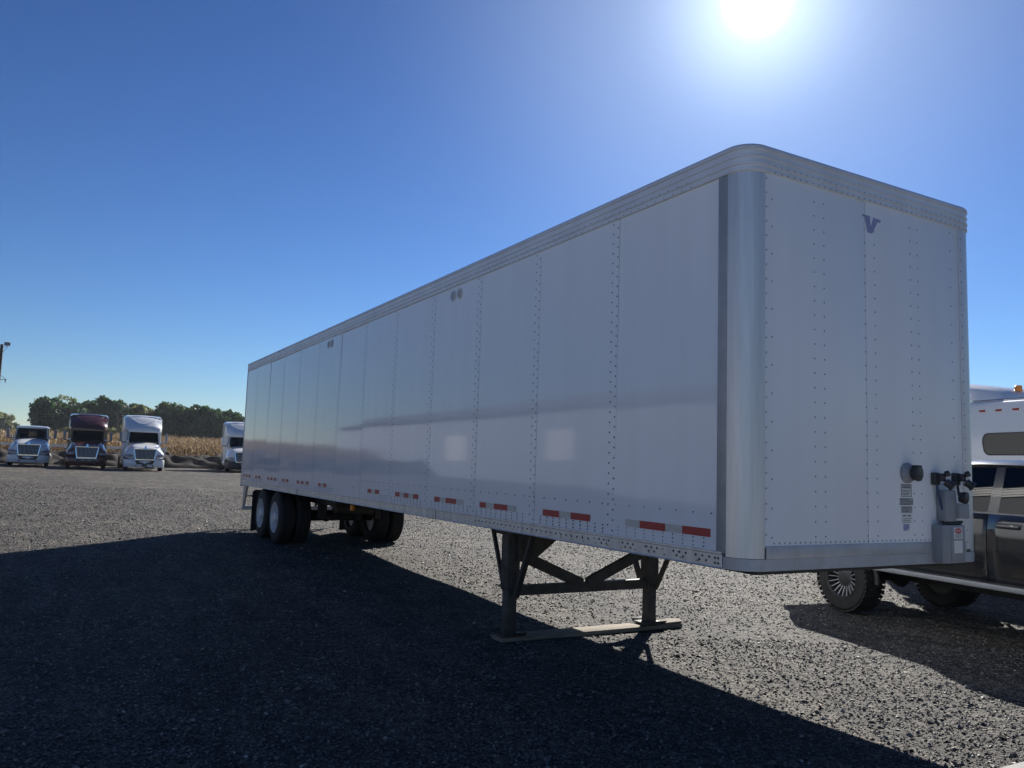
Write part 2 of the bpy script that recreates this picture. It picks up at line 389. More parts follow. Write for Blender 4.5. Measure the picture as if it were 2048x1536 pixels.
# near side panels, each a sheet of its own with a slight dish so that reflections break at the joints
SEAM = [-1.214 - 1.219 * k for k in range(12)]
edges = [-.078] + SEAM + [XR + .03]
for k in range(13):
    x1, x0 = edges[k] - .0035, edges[k + 1] + .0035
    nx_, nz_ = 7, 11
    xs, zs = np.linspace(x0, x1, nx_), np.linspace(1.19, 3.765, nz_)
    Xg, Zg = np.meshgrid(xs, zs, indexing='ij')
    u = (Xg - x0) / (x1 - x0) * 2 - 1; v = (Zg - 1.19) / 2.575 * 2 - 1
    tilt, twist = rng.normal(0, .0016), rng.normal(0, .0020)
    dish = rng.uniform(-.0003, .0005) * (1 - u ** 2) * (1 - v ** 4) + rng.normal(0, .0006) * np.sin(v * 4 + rng.random() * 6) * (1 - u ** 2)
    Y = -W - dish - tilt * (u * .6) - twist * v * .9
    Vf = np.stack([Xg, Y, Zg], -1).reshape(-1, 3); Vb = Vf.copy(); Vb[:, 1] = -W + .014; Vs = Vf.copy()
    i = (np.arange(nx_ - 1)[:, None] * nz_ + np.arange(nz_ - 1)[None]).ravel()
    Ff = np.stack([i, i + nz_, i + nz_ + 1, i + 1], 1)
    n = nx_ * nz_
    ring = [j for j in range(nz_)] + [j * nz_ + nz_ - 1 for j in range(1, nx_)] + [(nx_ - 1) * nz_ + j for j in range(nz_ - 2, -1, -1)] + [j * nz_ for j in range(nx_ - 2, 0, -1)]
    Fs = 2 * n + np.array([[ring[j], ring[(j + 1) % len(ring)], ring[(j + 1) % len(ring)] - n, ring[j] - n] for j in range(len(ring))])
    me = np_mesh('side_panel', np.concatenate([Vf, Vb, Vs]), np.concatenate([Ff, Fs]), 4, white, smooth=False)
    sm = np.zeros(len(me.polygons), bool); sm[:len(Ff)] = True; me.polygons.foreach_set('use_smooth', sm)
    tp(put('side_panel', me))
# front panels
for y0, y1 in ((-1.124, -.092), (-.086, 1.06)):
    tp(MB().box((XF - .008, (y0 + y1) / 2, 2.5), (.016, y1 - y0, 2.53), bevel=.002).build('front_panel', front_white))
# corner posts and trims
for s, pts in ((-1, cl), (1, corner(1))):
    b = MB(); z0, z1 = (1.165, 3.775)
    b.ring_skin([[(x + nx * d, y + ny * d, z) for d, z in ((.004, z0), (.004, z1), (-.02, z1), (-.02, z0))] for x, y, nx, ny in ([(.006, s * W, 0, s)] + pts if s < 0 else pts)])
    tp(b.build('corner_post', alum))
tp(MB().box((-.034, -W - .002, 2.47), (.084, .012, 2.57), bevel=.003).build('post_trim', mat('post_trim_grey', (.42, .43, .45), .5, .3)))
tp(MB().box((XF + .002, 1.097, 2.47), (.012, .072, 2.57), bevel=.003).build('post_trim', rail_m))
tp(MB().box((XR - .012, -W + .03, 2.5), (.03, .075, 2.9), bevel=.006).build('rear_frame_post', alum_dull))
tp(MB().box((XR - .012, W - .03, 2.5), (.03, .075, 2.9), bevel=.006).build('rear_frame_post', alum_dull))
tp(MB().box((XR - .012, 0, 3.9), (.03, 2.5, .1), bevel=.006).build('rear_header', alum_dull))
# top rail: ribbed extrusion round the side and front
tr = [(-.02, 3.757), (.010, 3.757), (.014, 3.762), (.014, 3.778), (.008, 3.783), (.008, 3.800), (.016, 3.806), (.016, 3.822), (.009, 3.828), (.009, 3.852), (.015, 3.857), (.015, 3.868),
      (.009, 3.874), (.009, 3.905), (.018, 3.912), (.016, 3.932), (.004, 3.947), (-.025, 3.952), (-.05, 3.945)]
sweep(full, tr, 'top_rail', rail_m)
# bottom rail along the sides
for s in (-1, 1):
    path = [(x, s * W, 0, s) for x in (XR, -8, -.02)]
    sweep(path, [(-.02, ZB), (.012, ZB), (.014, ZB + .006), (.008, ZB + .012), (.008, 1.172), (.014, 1.178), (.014, 1.192), (.002, 1.196), (-.02, 1.196)], 'bottom_rail', alum)
    if s < 0:
        for x in (-4.6, -10.7): tp(MB().box((x, -W - .011, 1.138), (.006, .010, .112)).build('rail_joint', trim_grey))
# front sill band, lower strip wrapping round the corners
sweep([(-.012, -W, 0, -1)] + cl + crr + [(-.012, W, 0, 1)], [(-.02, 1.085), (.006, 1.085), (.006, 1.162), (-.02, 1.162)], 'front_sill', alum_dull)
tp(MB().box((XF + .003, -.022, 1.204), (.012, 2.19, .082), bevel=.002).build('front_sill_band', alum_dull))
tp(MB().box((-.45, 0, 1.07), (1.15, 2.3, .03)).build('coupler_plate', frame_blk))
tp(MB().lathe((-.74, 0, 1.06), (0, 0, -1), [(0, .045), (.05, .045), (.052, .03), (.08, .03), (.082, .045), (.1, .045), (.1, .001)], 16).build('kingpin', frame_blk))

def dots(pts, normal, r, h, n=6):
    """many low rivet heads: pts on a plane, pointing along normal"""
    nrm_ = Vector(normal); up = Vector((0, 0, 1)); a = up.cross(nrm_).normalized()
    off = []
    for k in range(n):
        t = 2 * PI * k / n; off.append(np.array(a) * math.cos(t) * r + np.array(up) * math.sin(t) * r)
    off2 = [o * .6 + np.array(nrm_) * h for o in off]
    base = np.array(off + off2)
    V = (np.array(pts)[:, None] + base[None]).reshape(-1, 3)
    q = [[k, (k + 1) % n, n + (k + 1) % n, n + k] for k in range(n)]
    tops = [[n, n + 1, n + 2, n + 3], [n, n + 3, n + 4, n + 5]]
    F = (np.array(q + tops)[None] + 2 * n * np.arange(len(pts))[:, None, None]).reshape(-1, 4)
    return V, F
pts = []
for x in SEAM:
    for j in range(31):
        z = 1.23 + j * .082
        if z < 3.74: pts.append((x - .020, -W - .0005, z))
        if z + .041 < 3.74: pts.append((x - .085, -W - .0005, z + .041))
x = -.2
while x > XR + .1:
    if min(abs(x - s_ + .05) for s_ in SEAM) > .06:
        for z in (1.211, 1.238, 1.266): pts.append((x, -W - .0005, z))
    x -= .106
x = -.13
while x > -9.5:
    pts.append((x, -W - .001, 1.437)); x -= .178
o = put('rivet_row', np_mesh('rivet_row', *dots(pts, (0, -1, 0), .0078, .005), 4, rivet_m), stuff=True); tp(o)
pts = []
x = -.25
while x > XR + .1:
    pts += [(x, -W - .0145, 1.113), (x - .03, -W - .0085, 1.150)]; x -= .17
x = -3.0
o = put('rivet_row', np_mesh('rivet_row', *dots(pts, (0, -1, 0), .006, .004), 4, rivet_m), stuff=True); tp(o)
pts = []
for x0 in (-.74, -1.02, -1.33, -.43, -.2):
    for dx in (0, -.065, -.13): pts.append((x0 + dx + .06, -W - .0085, 1.150))
    for dx in (-.03, -.095): pts.append((x0 + dx + .06, -W - .0085, 1.122))
for j in range(26): pts.append((-1.55 - j * .082, -W - .0085, 1.138))
for z in (1.115, 1.148): pts += [(-.056, -W - .0085, z), (-.085, -W - .0085, z)]
o = put('rail_bolt', np_mesh('rail_bolt', *dots(pts, (0, -1, 0), .0098, .005), 4, ink), stuff=True); tp(o)
pts = []
for y, dz in ((-1.06, .19), (-.64, .102), (-.54, .102), (-.098, .102), (.014, .102), (.439, .102), (.530, .102), (.954, .15)):
    z = 1.30
    while z < 3.74: pts.append((XF + .0005, y, z)); z += dz
y = -1.04
while y < 1.04: pts.append((XF + .0005, y, 1.263)); y += .05
for j in range(26): pts.append((XF + .0005, -1.112, 1.22 + j * .10))
for j in range(28): pts.append((XF + .0085, 1.085, 1.24 + j * .09))
y = -1.04
while y < 1.1:
    for z in (3.768, 3.815): pts.append((XF + .0145, y, z))
    y += .062
o = put('rivet_row', np_mesh('rivet_row', *dots(pts, (1, 0, 0), 0.0066, .0035), 4, front_rivet), stuff=True); tp(o)
pts = []
x = -.35
while x > XR + .1: pts += [(x, -W - .0145, 3.771), (x - .05, -W - .0165, 3.814)]; x -= .1
o = put('rivet_row', np_mesh('rivet_row', *dots(pts, (0, -1, 0), .006, .003), 4, front_rivet), stuff=True); tp(o)

# reflective tape along the side
def tape(x0, x1, m): tp(MB().box(((x0 + x1) / 2, -W - .0035, 1.306), (abs(x1 - x0) - .001, .003, .056)).build('reflective_tape', m))
for run in ((-1.067, 'w', -.889, 'r', -.596, 'w', -.415, 'r', -.135), (-2.277, 'r', -2.004, 'w', -1.823, 'r', -1.542), (-3.524, 'r', -3.38, 'w', -3.208, 'r', -2.932, 'w', -2.766), (-4.671, 'r', -4.518, 'w', -4.356, 'r', -4.085, 'w', -3.911)):
    for i in range(0, len(run) - 1, 2): tape(run[i], run[i + 2], red_tape if run[i + 1] == 'r' else white_tape)
for k, xs_ in enumerate(((-5.909, -5.61, -5.304), (-6.965, -6.661), (-8.348, -8.043, -7.745), (-9.418, -9.113), (-10.779, -10.474, -10.161), (-11.852, -11.538), (-13.12, -12.82, -12.51), (-14.25, -13.95), (-15.55, -15.25, -14.95))):
    for i, x in enumerate(xs_):
        tape(x, x + .155, red_tape)
        if i < len(xs_) - 1: tape(x + .157, xs_[i + 1] - .002, white_tape)
# round vents high on the side
for x in (-4.382, -4.21, -9.26, -9.075):
    v_ = tp(MB().lathe((x, -W, 3.657), (0, -1, 0), [(-.002, .066), (.008, .066), (.012, .060), (.012, .050), (.004, .046), (.004, .001)], 24).build('round_vent', mat('vent_ring', (.62, .65, .69), .4)))
    MB().lathe((x, -W, 3.657), (0, -1, 0), [(.004, .040), (.010, .036), (.010, .001)], 20).build('vent_cap', mat('vent_grey', (.42, .44, .47), .5), v_)
# emblem: letter V made of two strokes with serif bars
def fp(u, v): return (XF + .0005, -.117 + (u - 1130) * (.210 / 132), 3.656 - (v - 587) * (.131 / 152))
em = [(1130, 587), (1182, 590), (1188, 688), (1208, 596), (1262, 600), (1257, 624), (1238, 624), (1198, 740), (1164, 738), (1146, 607), (1130, 606)]
tp(MB().prism([fp(*p) for p in em], (.002, 0, 0)).build('emblem', vinyl_blue))
# connector fittings on the front
XP = XF
pl = tp(MB().lathe((XP, .35, 1.757), (1, 0, 0), [(0, .075), (.02, .075), (.035, .062), (.05, .058), (.05, .001)], 20).build('light_socket', box_grey))
MB().lathe((XP + .05, .365, 1.757), (1, .12, -.05), [(0, .050), (.025, .052), (.03, .058), (.045, .056), (.05, .03), (.05, .001)], 18).build('socket_cover', plastic_blk, pl)
MB().box((XP + .075, .37, 1.808), (.05, .05, .018), bevel=.004).build('cover_hinge', plastic_blk, pl)
for y, z in ((.675, 1.722), (.935, 1.725)):
    g = tp(MB().box((XP + .02, y, z), (.04, .065, .095), bevel=.008).box((XP + .05, y + .02, z + .012), (.05, .06, .06), bevel=.008).build('air_coupling', plastic_blk))
    MB().lathe((XP + .075, y + .035, z + .035), (.7, .5, .4), [(0, .022), (.03, .022), (.034, .016), (.034, .001)], 12).build('coupling_cap', plastic_blk, g)
    MB().lathe((XP + .07, y + .045, z - .02), (.6, .55, -.6), [(0, .03), (.045, .028), (.05, .036), (.065, .034), (.065, .001)], 14).build('coupling_mouth', plastic_blk, g)
tp(MB().tube([(XP + .03, .675, 1.68), (XP + .035, .678, 1.62), (XP + .045, .70, 1.52), (XP + .05, .735, 1.43), (XP + .05, .76, 1.385)], .009).build('air_hose', mat('blue_hose', (.05, .07, .16), .5)))
tp(MB().tube([(XP + .03, .937, 1.68), (XP + .035, .937, 1.64), (XP + .05, .92, 1.60)], .009).build('air_hose', plastic_blk))
eb = tp(MB().box((XP + .04, .775, 1.52), (.08, .14, .235), bevel=.012).build('electrical_box', box_grey))
MB().box((XP + .055, .893, 1.483), (.11, .13, .112), bevel=.008).build('box_door', box_grey, eb)
MB().lathe((XP + .08, .885, 1.588), (1, .2, -.1), [(0, .038), (.03, .045), (.05, .045), (.055, .03), (.055, .001)], 18).build('box_plug', plastic_blk, eb)
for j, (y0_, y1_) in enumerate(((.72, .80), (.76, .86), (.80, .90), (.84, .93))):
    tp(MB().tube([(XP + .04, y0_, 1.415), (XP + .06, y0_ + .01, 1.395), (XP + .065, (y0_ + y1_) / 2, 1.386), (XP + .06, y1_, 1.40), (XP + .04, y1_, 1.375)], .011, 7).build('air_hose', plastic_blk))
db = tp(MB().box((XP + .045, .782, 1.235), (.09, .285, .285), bevel=.008).build('document_box', box_grey))
MB().box((XP + .0915, .825, 1.235), (.006, .17, .25), bevel=.002).build('box_lid', box_grey, db)
def flat(y0, y1, z0, z1, m, name, x=XP + .0005, t=.0015, parent=None):
    o = MB().box((x + t / 2, (y0 + y1) / 2, (z0 + z1) / 2), (t, y1 - y0, z1 - z0)).build(name, m, parent)
    return o if parent else tp(o)
XD = XP + .0945
dl = flat(.773, .878, 1.275, 1.36, label_white, 'danger_label', XD, .0015, db)
flat(.773, .878, 1.168, 1.262, label_white, 'sticker', XD, .0015, db)
def text(body, y, z, size, m, x, name='lettering'):
    cu_ = bpy.data.curves.new(name, 'FONT'); cu_.body = body; cu_.size = size; cu_.align_x = 'CENTER'; cu_.align_y = 'CENTER'; cu_.extrude = .0003
    tmp = bpy.data.objects.new(name, cu_); COL.objects.link(tmp); bpy.context.view_layer.update()
    me = bpy.data.meshes.new_from_object(tmp); bpy.data.objects.remove(tmp)
    me.transform(Matrix.Translation((x, y, z)) @ Matrix(((0, 0, 1, 0), (1, 0, 0, 0), (0, 1, 0, 0), (0, 0, 0, 1))))
    me.materials.clear(); me.materials.append(m); return me
rb_ = MB().lathe((XD + .0016, .8255, 1.335), (1, 0, 0), [(0, .02), (.001, .02), (.001, .001)], 20)
for v_ in rb_.bm.verts: v_.co.y = .8255 + (v_.co.y - .8255) * 2.3
rb_.build('red_oval', red_ink, db)
put('danger_lettering', text('DANGER', .8255, 1.335, .021, label_white, XD + .0032), db)
for j in range(4): flat(.785, .866, 1.283 + j * .009, 1.286 + j * .009, ink, 'print_line', XD + .0018, .0006, db)
def printed(y0, y1, z0, z1, m, name, rows, frame=True):
    o = flat(y0, y1, z0, z1, m, name)
    b = MB()
    if frame:
        for (a0, a1, c0, c1) in ((y0, y1, z1 - .004, z1), (y0, y1, z0, z0 + .004), (y0, y0 + .004, z0, z1), (y1 - .004, y1, z0, z1)):
            b.box((XP + .003, (a0 + a1) / 2, (c0 + c1) / 2), (.001, a1 - a0, c1 - c0))
    for fz, h, f0, f1 in rows:
        zc = z0 + (z1 - z0) * fz; b.box((XP + .0028, y0 + (y1 - y0) * (f0 + f1) / 2, zc), (.001, (y1 - y0) * (f1 - f0), h))
    k = b.build('print', ink, trailer); k.location = (8, 0, 0); return o
printed(.283, .405, 1.582, 1.674, label_white, 'warning_label', [(.86, .008, .1, .9), (.72, .008, .1, .9), (.5, .004, .1, .9), (.38, .004, .1, .8), (.26, .004, .1, .85), (.15, .004, .1, .7)])
printed(.266, .425, 1.519, 1.573, label_grey, 'data_plate', [(.8, .005, .05, .7), (.55, .004, .05, .95), (.3, .004, .05, .9), (.12, .004, .05, .8)], False)
printed(.281, .412, 1.460, 1.512, label_grey, 'info_label', [(.8, .004, .08, .9), (.5, .004, .1, .8), (.25, .004, .1, .7)], False)
printed(.285, .41, 1.388, 1.452, label_white, 'info_label', [(.85, .008, .1, .4), (.85, .008, .55, .85), (.5, .003, .1, .9), (.3, .003, .1, .8), (.1, .003, .1, .8)], False)
flat(.305, .374, 1.333, 1.381, vinyl_blue, 'blue_sticker')
flat(.35, .372, 1.334, 1.345, label_white, 'sticker_corner', XP + .0021)

# landing gear
lg_x = -3.48; G = gz(lg_x, 0) + .05
for s in (-1, 1):
    y = s * .93
    lg = tp(MB().box((lg_x, y, .76), (.15, .15, .66), bevel=.01).build('landing_leg', gear_m))
    MB().box((lg_x, y, (G + .44) / 2 + .015), (.115, .115, .44 - G), bevel=.008).build('inner_tube', gear_m, lg)
    b = MB().box((lg_x, y, G + .014), (.26, .27, .018), bevel=.006)
    for q in (-1, 1): b.box((lg_x + q * .135, y, G + .03), (.05, .27, .014), Matrix.Rotation(-q * .6, 3, 'Y'), bevel=.004)
    b.box((lg_x, y, G + .045), (.09, .14, .06)); b.build('sand_shoe', gear_m, lg)
    for q in (-1, 1):
        tp(MB().beam((lg_x + q * .62, y - .1 * q, 1.07), (lg_x + q * .12, y - s * .01, .38), .055 if q * s < 0 else .035, .05).build('side_brace', gear_m))
    tp(MB().box((lg_x, y, 1.04), (.34, .2, .08), bevel=.01).build('mount_bracket', gear_m))
tp(MB().beam((lg_x, -.87, .42), (lg_x, .87, .42), .07, .105).build('cross_beam', gear_m))
for s in (-1, 1):
    tp(MB().beam((lg_x + .02, s * .86, .80), (lg_x + .02, s * .04, .46), .05, .115).build('diagonal_brace', gear_m))
gb = tp(MB().prism([(lg_x + .08, -.90, 1.06), (lg_x + .08, -.42, 1.06), (lg_x + .08, -.42, .97), (lg_x + .08, -.74, .73), (lg_x + .08, -.90, .73)], (.06, 0, 0)).build('gearbox', gear_m))
MB().tube([(lg_x + .11, -.5, 1.0), (lg_x + .11, -.2, 1.02), (lg_x + .11, .9, 1.02)], .018).build('cross_shaft', gear_m, gb)

# running gear: slider frame, two axles with dual wheels
AX = (-12.35, -13.60); AZ = .56; TR = .51
for s in (-1, 1):
    tp(MB().box((-12.9, s * .52, .96), (4.4, .12, .2), bevel=.006).build('slider_rail', frame_blk))
    for x in (-11.6, -12.97, -14.3):
        tp(MB().prism([(x - .16, s * .5, .88), (x + .16, s * .5, .88), (x + .09, s * .5, .58), (x - .09, s * .5, .58)], (0, s * .11, 0)).build('spring_hanger', frame_blk))
    for ax in AX:
        tp(MB().tube([(ax - .52, s * .55, .66), (ax - .25, s * .55, .58), (ax, s * .55, .56), (ax + .25, s * .55, .58), (ax + .52, s * .55, .66)], .035).build('leaf_spring', frame_blk))
        tp(MB().lathe((ax + .2, s * .33, .56), (1, 0, .1), [(0, .07), (.06, .075), (.09, .08), (.16, .075), (.2, .04), (.2, .001)], 16).build('brake_chamber', frame_blk))
for ax in AX:
    tp(MB().tube([(ax, -1.0, AZ), (ax, 1.0, AZ)], .07, 12).build('axle', frame_blk))
for x in (-10.9, -11.6, -12.97, -14.3, -14.95): tp(MB().box((x, 0, .95), (.12, 1.1, .16)).build('slider_crossmember', frame_blk))
tyre_prof = [(-.14, .30), (-.145, .40), (-.135, .47), (-.115, .50), (-.10, TR), (-.062, TR), (-.058, .50), (-.05, .50), (-.046, TR), (-.006, TR), (-.003, .50), (.003, .50), (.006, TR), (.046, TR), (.05, .50), (.058, .50), (.062, TR), (.10, TR), (.115, .50), (.135, .47), (.145, .40), (.14, .30)]
def lathe_mesh(prof, n=36):
    b = MB(); b.lathe((0, 0, 0), (0, 1, 0), prof, n); return b
def dual_wheel(parent_fn, ax, s):
    # the disc wheels are one part; each tyre is a piece of it
    yo = s * 1.145
    b = MB()
    b.lathe((ax, yo, AZ), (0, s, 0), [(-.42, .29), (.13, .29), (.136, .302), (.15, .30), (.148, .285), (.11, .27), (.03, .255), (.02, .20), (.045, .17), (.05, .13), (.05, .12), (.12, .115), (.15, .10), (.155, .06), (.155, .001)], 36)
    w = parent_fn(b.build('wheel', rim_white))
    for k in range(10):
        a = 2 * PI * k / 10
        MB().lathe((ax + .145 * math.cos(a), yo + s * .045, AZ + .145 * math.sin(a)), (0, s, 0), [(0, .016), (.03, .015), (.035, .001)], 6).build('lug_nut', alum_dull, w)
    for k in range(5):
        a = 2 * PI * (k + .5) / 5
        MB().lathe((ax + .215 * math.cos(a), yo + s * .0275, AZ + .215 * math.sin(a)), (0, s, 0), [(0, .026), (.003, .026), (.003, .001)], 12).build('hand_hole', ink, w)
    for yy in (yo, yo - s * .33):
        b = MB(); b.hoop((ax, yy, AZ), (0, 1, 0), tyre_prof, 44); b.build('tyre', rubber, w)
for ax in AX:
    for s in (-1, 1): dual_wheel(tp, ax, s)
for s in (-1, 1):
    f_ = tp(MB().box((-14.36, s * 1.0, .56), (.012, .62, .86)).build('mud_flap', rubber))
    MB().beam((-14.34, s * .5, 1.0), (-14.34, s * 1.28, 1.0), .04, .04).build('flap_bracket', frame_blk, f_)
ig = tp(MB().box((XR - .02, 0, .545), (.09, 2.46, .10), bevel=.008).build('impact_guard', alum_dull))
for s in (-1, 1):
    MB().prism([(XR - .02, s * 1.22, 1.08), (XR + .32, s * 1.22, 1.08), (XR + .03, s * 1.22, .60), (XR - .02, s * 1.22, .58)], (0, -s * .05, 0)).build('guard_post', alum_dull, ig)
    MB().prism([(XR - .02, s * .55, 1.08), (XR + .22, s * .55, 1.08), (XR + .03, s * .55, .60), (XR - .02, s * .55, .58)], (0, -s * .05, 0)).build('guard_post', frame_blk, ig)
MB().box((XR + .03, 0, .83), (.05, 2.4, .045)).build('guard_step', alum_dull, ig)
tp(MB().lathe((-7.75, -1.24, 1.02), (0, -1, 0), [(-.02, .05), (.015, .05), (.025, .04), (.028, .001)], 18).build('side_marker_lamp', amber))
for k in range(3):
    tp(MB().tube([(-11.7, .25 + .06 * k, .70), (-11.1, .28 + .06 * k, .76 + .02 * k), (-10.0, .3 + .05 * k, .90 + .02 * k), (-8.8, .3 + .05 * k, 1.07)], .014, 6).build('air_hose', plastic_blk))
tp(MB().lathe((-11.05, -.1, .82), (0, 1, 0), [(-.4, .05), (-.37, .12), (.37, .12), (.4, .05)], 18).build('air_tank', frame_blk))

# ------------------------------------------------------------------ timber under the landing gear
pk = MB().box((lg_x, .13, G - .028), (.24, 2.40, .046), bevel=.006).build('timber_plank', wood)
tag(pk, 'long weathered timber plank lying under both landing gear feet', 'plank')
pk2 = MB().prism([(lg_x - .02, 1.00, G - .003), (lg_x + .115, 1.02, G - .003), (lg_x + .12, 1.32, G + .004), (lg_x + .02, 1.37, G + .012), (lg_x - .06, 1.30, G + .010), (lg_x - .05, 1.1, G + .002)], (0, 0, .018)).build('wood_offcut', wood)
tag(pk2, 'short worn wood offcut with a split rounded end beside the right landing foot', 'wood scrap')

# ------------------------------------------------------------------ highway trucks parked in a row
def ring_from(half):      # mirror a half outline (y>=0) into a closed ring at one x: list of (y,z)
    return half + [(-y, z) for y, z in half[::-1]]
def loft_x(sections):
    return MB().ring_skin([[(x, y, z) for y, z in ring_from(h)] for x, h in sections])
def hood_sections():
    return [(-.06, [(1.10, .72), (1.13, .95), (1.05, 1.16), (.84, 1.30), (.66, 1.41), (.40, 1.45), (.1, 1.46)]),
            (-.35, [(1.21, .70), (1.23, 1.0), (1.16, 1.22), (.90, 1.38), (.72, 1.54), (.42, 1.58), (.1, 1.59)]),
            (-1.1, [(1.24, .80), (1.25, 1.12), (1.17, 1.33), (.97, 1.50), (.82, 1.72), (.48, 1.77), (.1, 1.78)]),
            (-1.75, [(1.22, .80), (1.20, 1.15), (1.10, 1.40), (1.02, 1.62), (.92, 1.84), (.5, 1.90), (.1, 1.91)]),
            (-2.1, [(1.10, .80), (1.06, 1.2), (1.04, 1.45), (1.02, 1.70), (.96, 1.88), (.5, 1.93), (.1, 1.94)])]
def sub(o, lv=2):
    md = o.modifiers.new('smooth', 'SUBSURF'); md.levels = lv; md.render_levels = lv; return o
def wheel_small(root, x, y, s, r=.50, dual=False, rim=rim_white):
    b = MB(); b.lathe((x, y, r), (0, s, 0), [(-.1, .28), (.10, .28), (.11, .27), (.05, .22), (.04, .14), (.10, .11), (.12, .05), (.12, .001)], 20)
    w = b.build('wheel', rim, root)
    for yy in ((y, y - s * .33) if dual else (y,)):
        b = MB(); b.hoop((x, yy, r), (0, 1, 0), [(-.13, .27), (-.14, .40), (-.11, r), (.11, r), (.14, .40), (.13, .27)], 24); b.build('tyre', rubber, w)
def make_truck(label, paint, sleeper, group, chrome_bar=False, low_black=False, see_through=False, chin_plate=False):
    t = thing('highway_truck', label, 'truck', group=group)
    h = loft_x(hood_sections()).build('hood', paint, t, smooth=60); sub(h, 2)
    # cab: lower shell, pillars, roof
    if sleeper: xb = -3.7
    else: xb = -3.95
    b = MB()
    for s in (-1, 1):
        b.prism([(-2.0, s * 1.04, .80), (-2.05, s * 1.03, 1.92), (xb, s * 1.06, 1.92), (xb, s * 1.06, .80)], (0, -s * .06, 0))     # doors
        b.prism([(-1.98, s * .985, 1.90), (-2.10, s * .985, 1.90), (-2.62, s * .93, 2.62), (-2.50, s * .93, 2.62)], (0, -s * .055, 0))   # windscreen pillar
        b.prism([(xb + .32, s * 1.04, 1.90), (xb, s * 1.04, 1.90), (xb, s * .96, 2.66), (xb + .36, s * .96, 2.66)], (0, -s * .05, 0))
        b.beam((-2.5, s * .93, 2.64), (xb, s * .97, 2.68), .08, .09)
    b.box(((xb - 2.0) / 2, 0, .86), (-xb - 2.0, 2.0, .10))
    b.box((xb + .03, 0, 1.40), (.06, 2.04, 1.06))
    if sleeper or not see_through: b.box((xb + .03, 0, 2.28), (.06, 1.96, .75))
    else:
        b.box((xb + .03, 0, 2.53), (.06, 1.96, .28)); b.box((xb + .03, 0, 2.0), (.06, 2.0, .18))
        for s in (-1, 1): b.box((xb + .03, s * .78, 2.26), (.06, .38, .5))
    b.build('cab', paint, t)
    rf = MB().ring_skin([[(x, y, z) for y, z in ring_from(hh)] for x, hh in (
        (-2.46, [(.93, 2.60), (.95, 2.65), (.86, 2.71), (.4, 2.735)]), (-2.9, [(.98, 2.62), (1.0, 2.68), (.90, 2.76), (.4, 2.79)]), (xb, [(1.0, 2.62), (1.02, 2.68), (.93, 2.76), (.4, 2.78)]))])
    rf.build('cab_roof', paint, t, smooth=50)
    MB().prism([(-2.08, -.92, 1.93), (-2.08, .92, 1.93), (-2.55, .88, 2.62), (-2.55, -.88, 2.62)], (-.012, 0, 0)).build('windscreen', glass_d if see_through else glass_k, t)
    for s in (-1, 1):
        MB().prism([(-2.18, s * 1.012, 1.93), (-2.62, s * .965, 2.60), (xb + .38, s * .965, 2.62), (xb + .34, s * 1.012, 1.93)], (0, -s * .012, 0)).build('side_window', glass_d, t)
        MB().box((-3.0, s * .5, 1.75), (.45, .48, .9), bevel=.06).box((-3.2, s * .5, 2.25), (.16, .5, .5), bevel=.05).build('seat', seat_m, t)
    MB().box((-2.35, 0, 1.78), (.45, 1.9, .26), bevel=.06).build('dashboard', seat_m, t)
    if see_through: MB().tube([(-2.62 + .1 * math.sin(a), .5 + .22 * math.cos(a), 2.02 + .19 * math.sin(a)) for a in np.linspace(0, 2 * PI, 14)], .018, 6).build('steering_wheel', seat_m, t)
    if sleeper:
        sb = MB().ring_skin([[(x, y, z) for y, z in ring_from(hh)] for x, hh in (
            (-3.72, [(1.20, .80), (1.22, 1.0), (1.23, 2.7), (1.20, 3.55), (1.05, 3.70), (.5, 3.74)]), (-4.6, [(1.21, .80), (1.23, 1.0), (1.24, 2.7), (1.22, 3.68), (1.10, 3.80), (.5, 3.83)]), (-5.9, [(1.21, .80), (1.23, 1.0), (1.24, 2.7), (1.22, 3.68), (1.10, 3.80), (.5, 3.83)]))])
        sb.build('sleeper', paint, t, smooth=40)
        fa = MB().ring_skin([[(x, y, z) for y, z in ring_from(hh)] for x, hh in (
            (-2.42, [(.96, 2.66), (1.00, 2.72), (.97, 2.78), (.55, 2.84), (.15, 2.86)]), (-2.75, [(1.10, 2.66), (1.14, 2.80), (1.10, 2.98), (.6, 3.07), (.15, 3.09)]),
            (-3.3, [(1.17, 2.66), (1.20, 2.95), (1.17, 3.36), (.62, 3.48), (.15, 3.50)]), (-3.85, [(1.18, 2.66), (1.22, 3.0), (1.19, 3.62), (.64, 3.76), (.15, 3.79)]), (-4.3, [(1.18, 2.66), (1.22, 3.0), (1.20, 3.66), (.64, 3.81), (.15, 3.835)]))]).build('roof_fairing', paint, t, smooth=60)
        pts = []
        for u in np.linspace(-1, 1, 25):
            hh = .22 + .74 * u * u; xx = -2.6 - hh * 1.25
            zz = np.interp(-xx, [2.42, 2.75, 3.3, 3.85], [2.86, 3.09, 3.50, 3.79])
            pts.append((xx + .005, .98 * u, zz - .055 * u * u - .004))
        MB().tube(pts, .026, 6).build('fairing_crease', paint, fa)
        for k in range(3): MB().lathe((-2.98 - .26 * k, .93, 3.165 + .19 * k), (.7, 0, .7), [(0, .05), (.02, .045), (.025, .001)], 10).build('clearance_lamp', amber, fa) if False else None
    # grille with upright bars
    g = MB().prism([(-.02, -.66, 1.44), (-.02, .66, 1.44), (.03, .56, .76), (.03, -.56, .76)], (-.04, 0, 0)).build('grille', plastic_blk, t)
    fr_ = MB()
    P = [(-.01, -.68, 1.45), (-.01, .68, 1.45), (.045, .57, .745), (.045, -.57, .745)]
    for i in range(4): fr_.beam(P[i], P[(i + 1) % 4], .06 if i != 0 else .035, .06 if i == 2 else .042, up=(1, 0, 0))
    fr_.build('grille_surround', chrome, g)
    bs = MB()
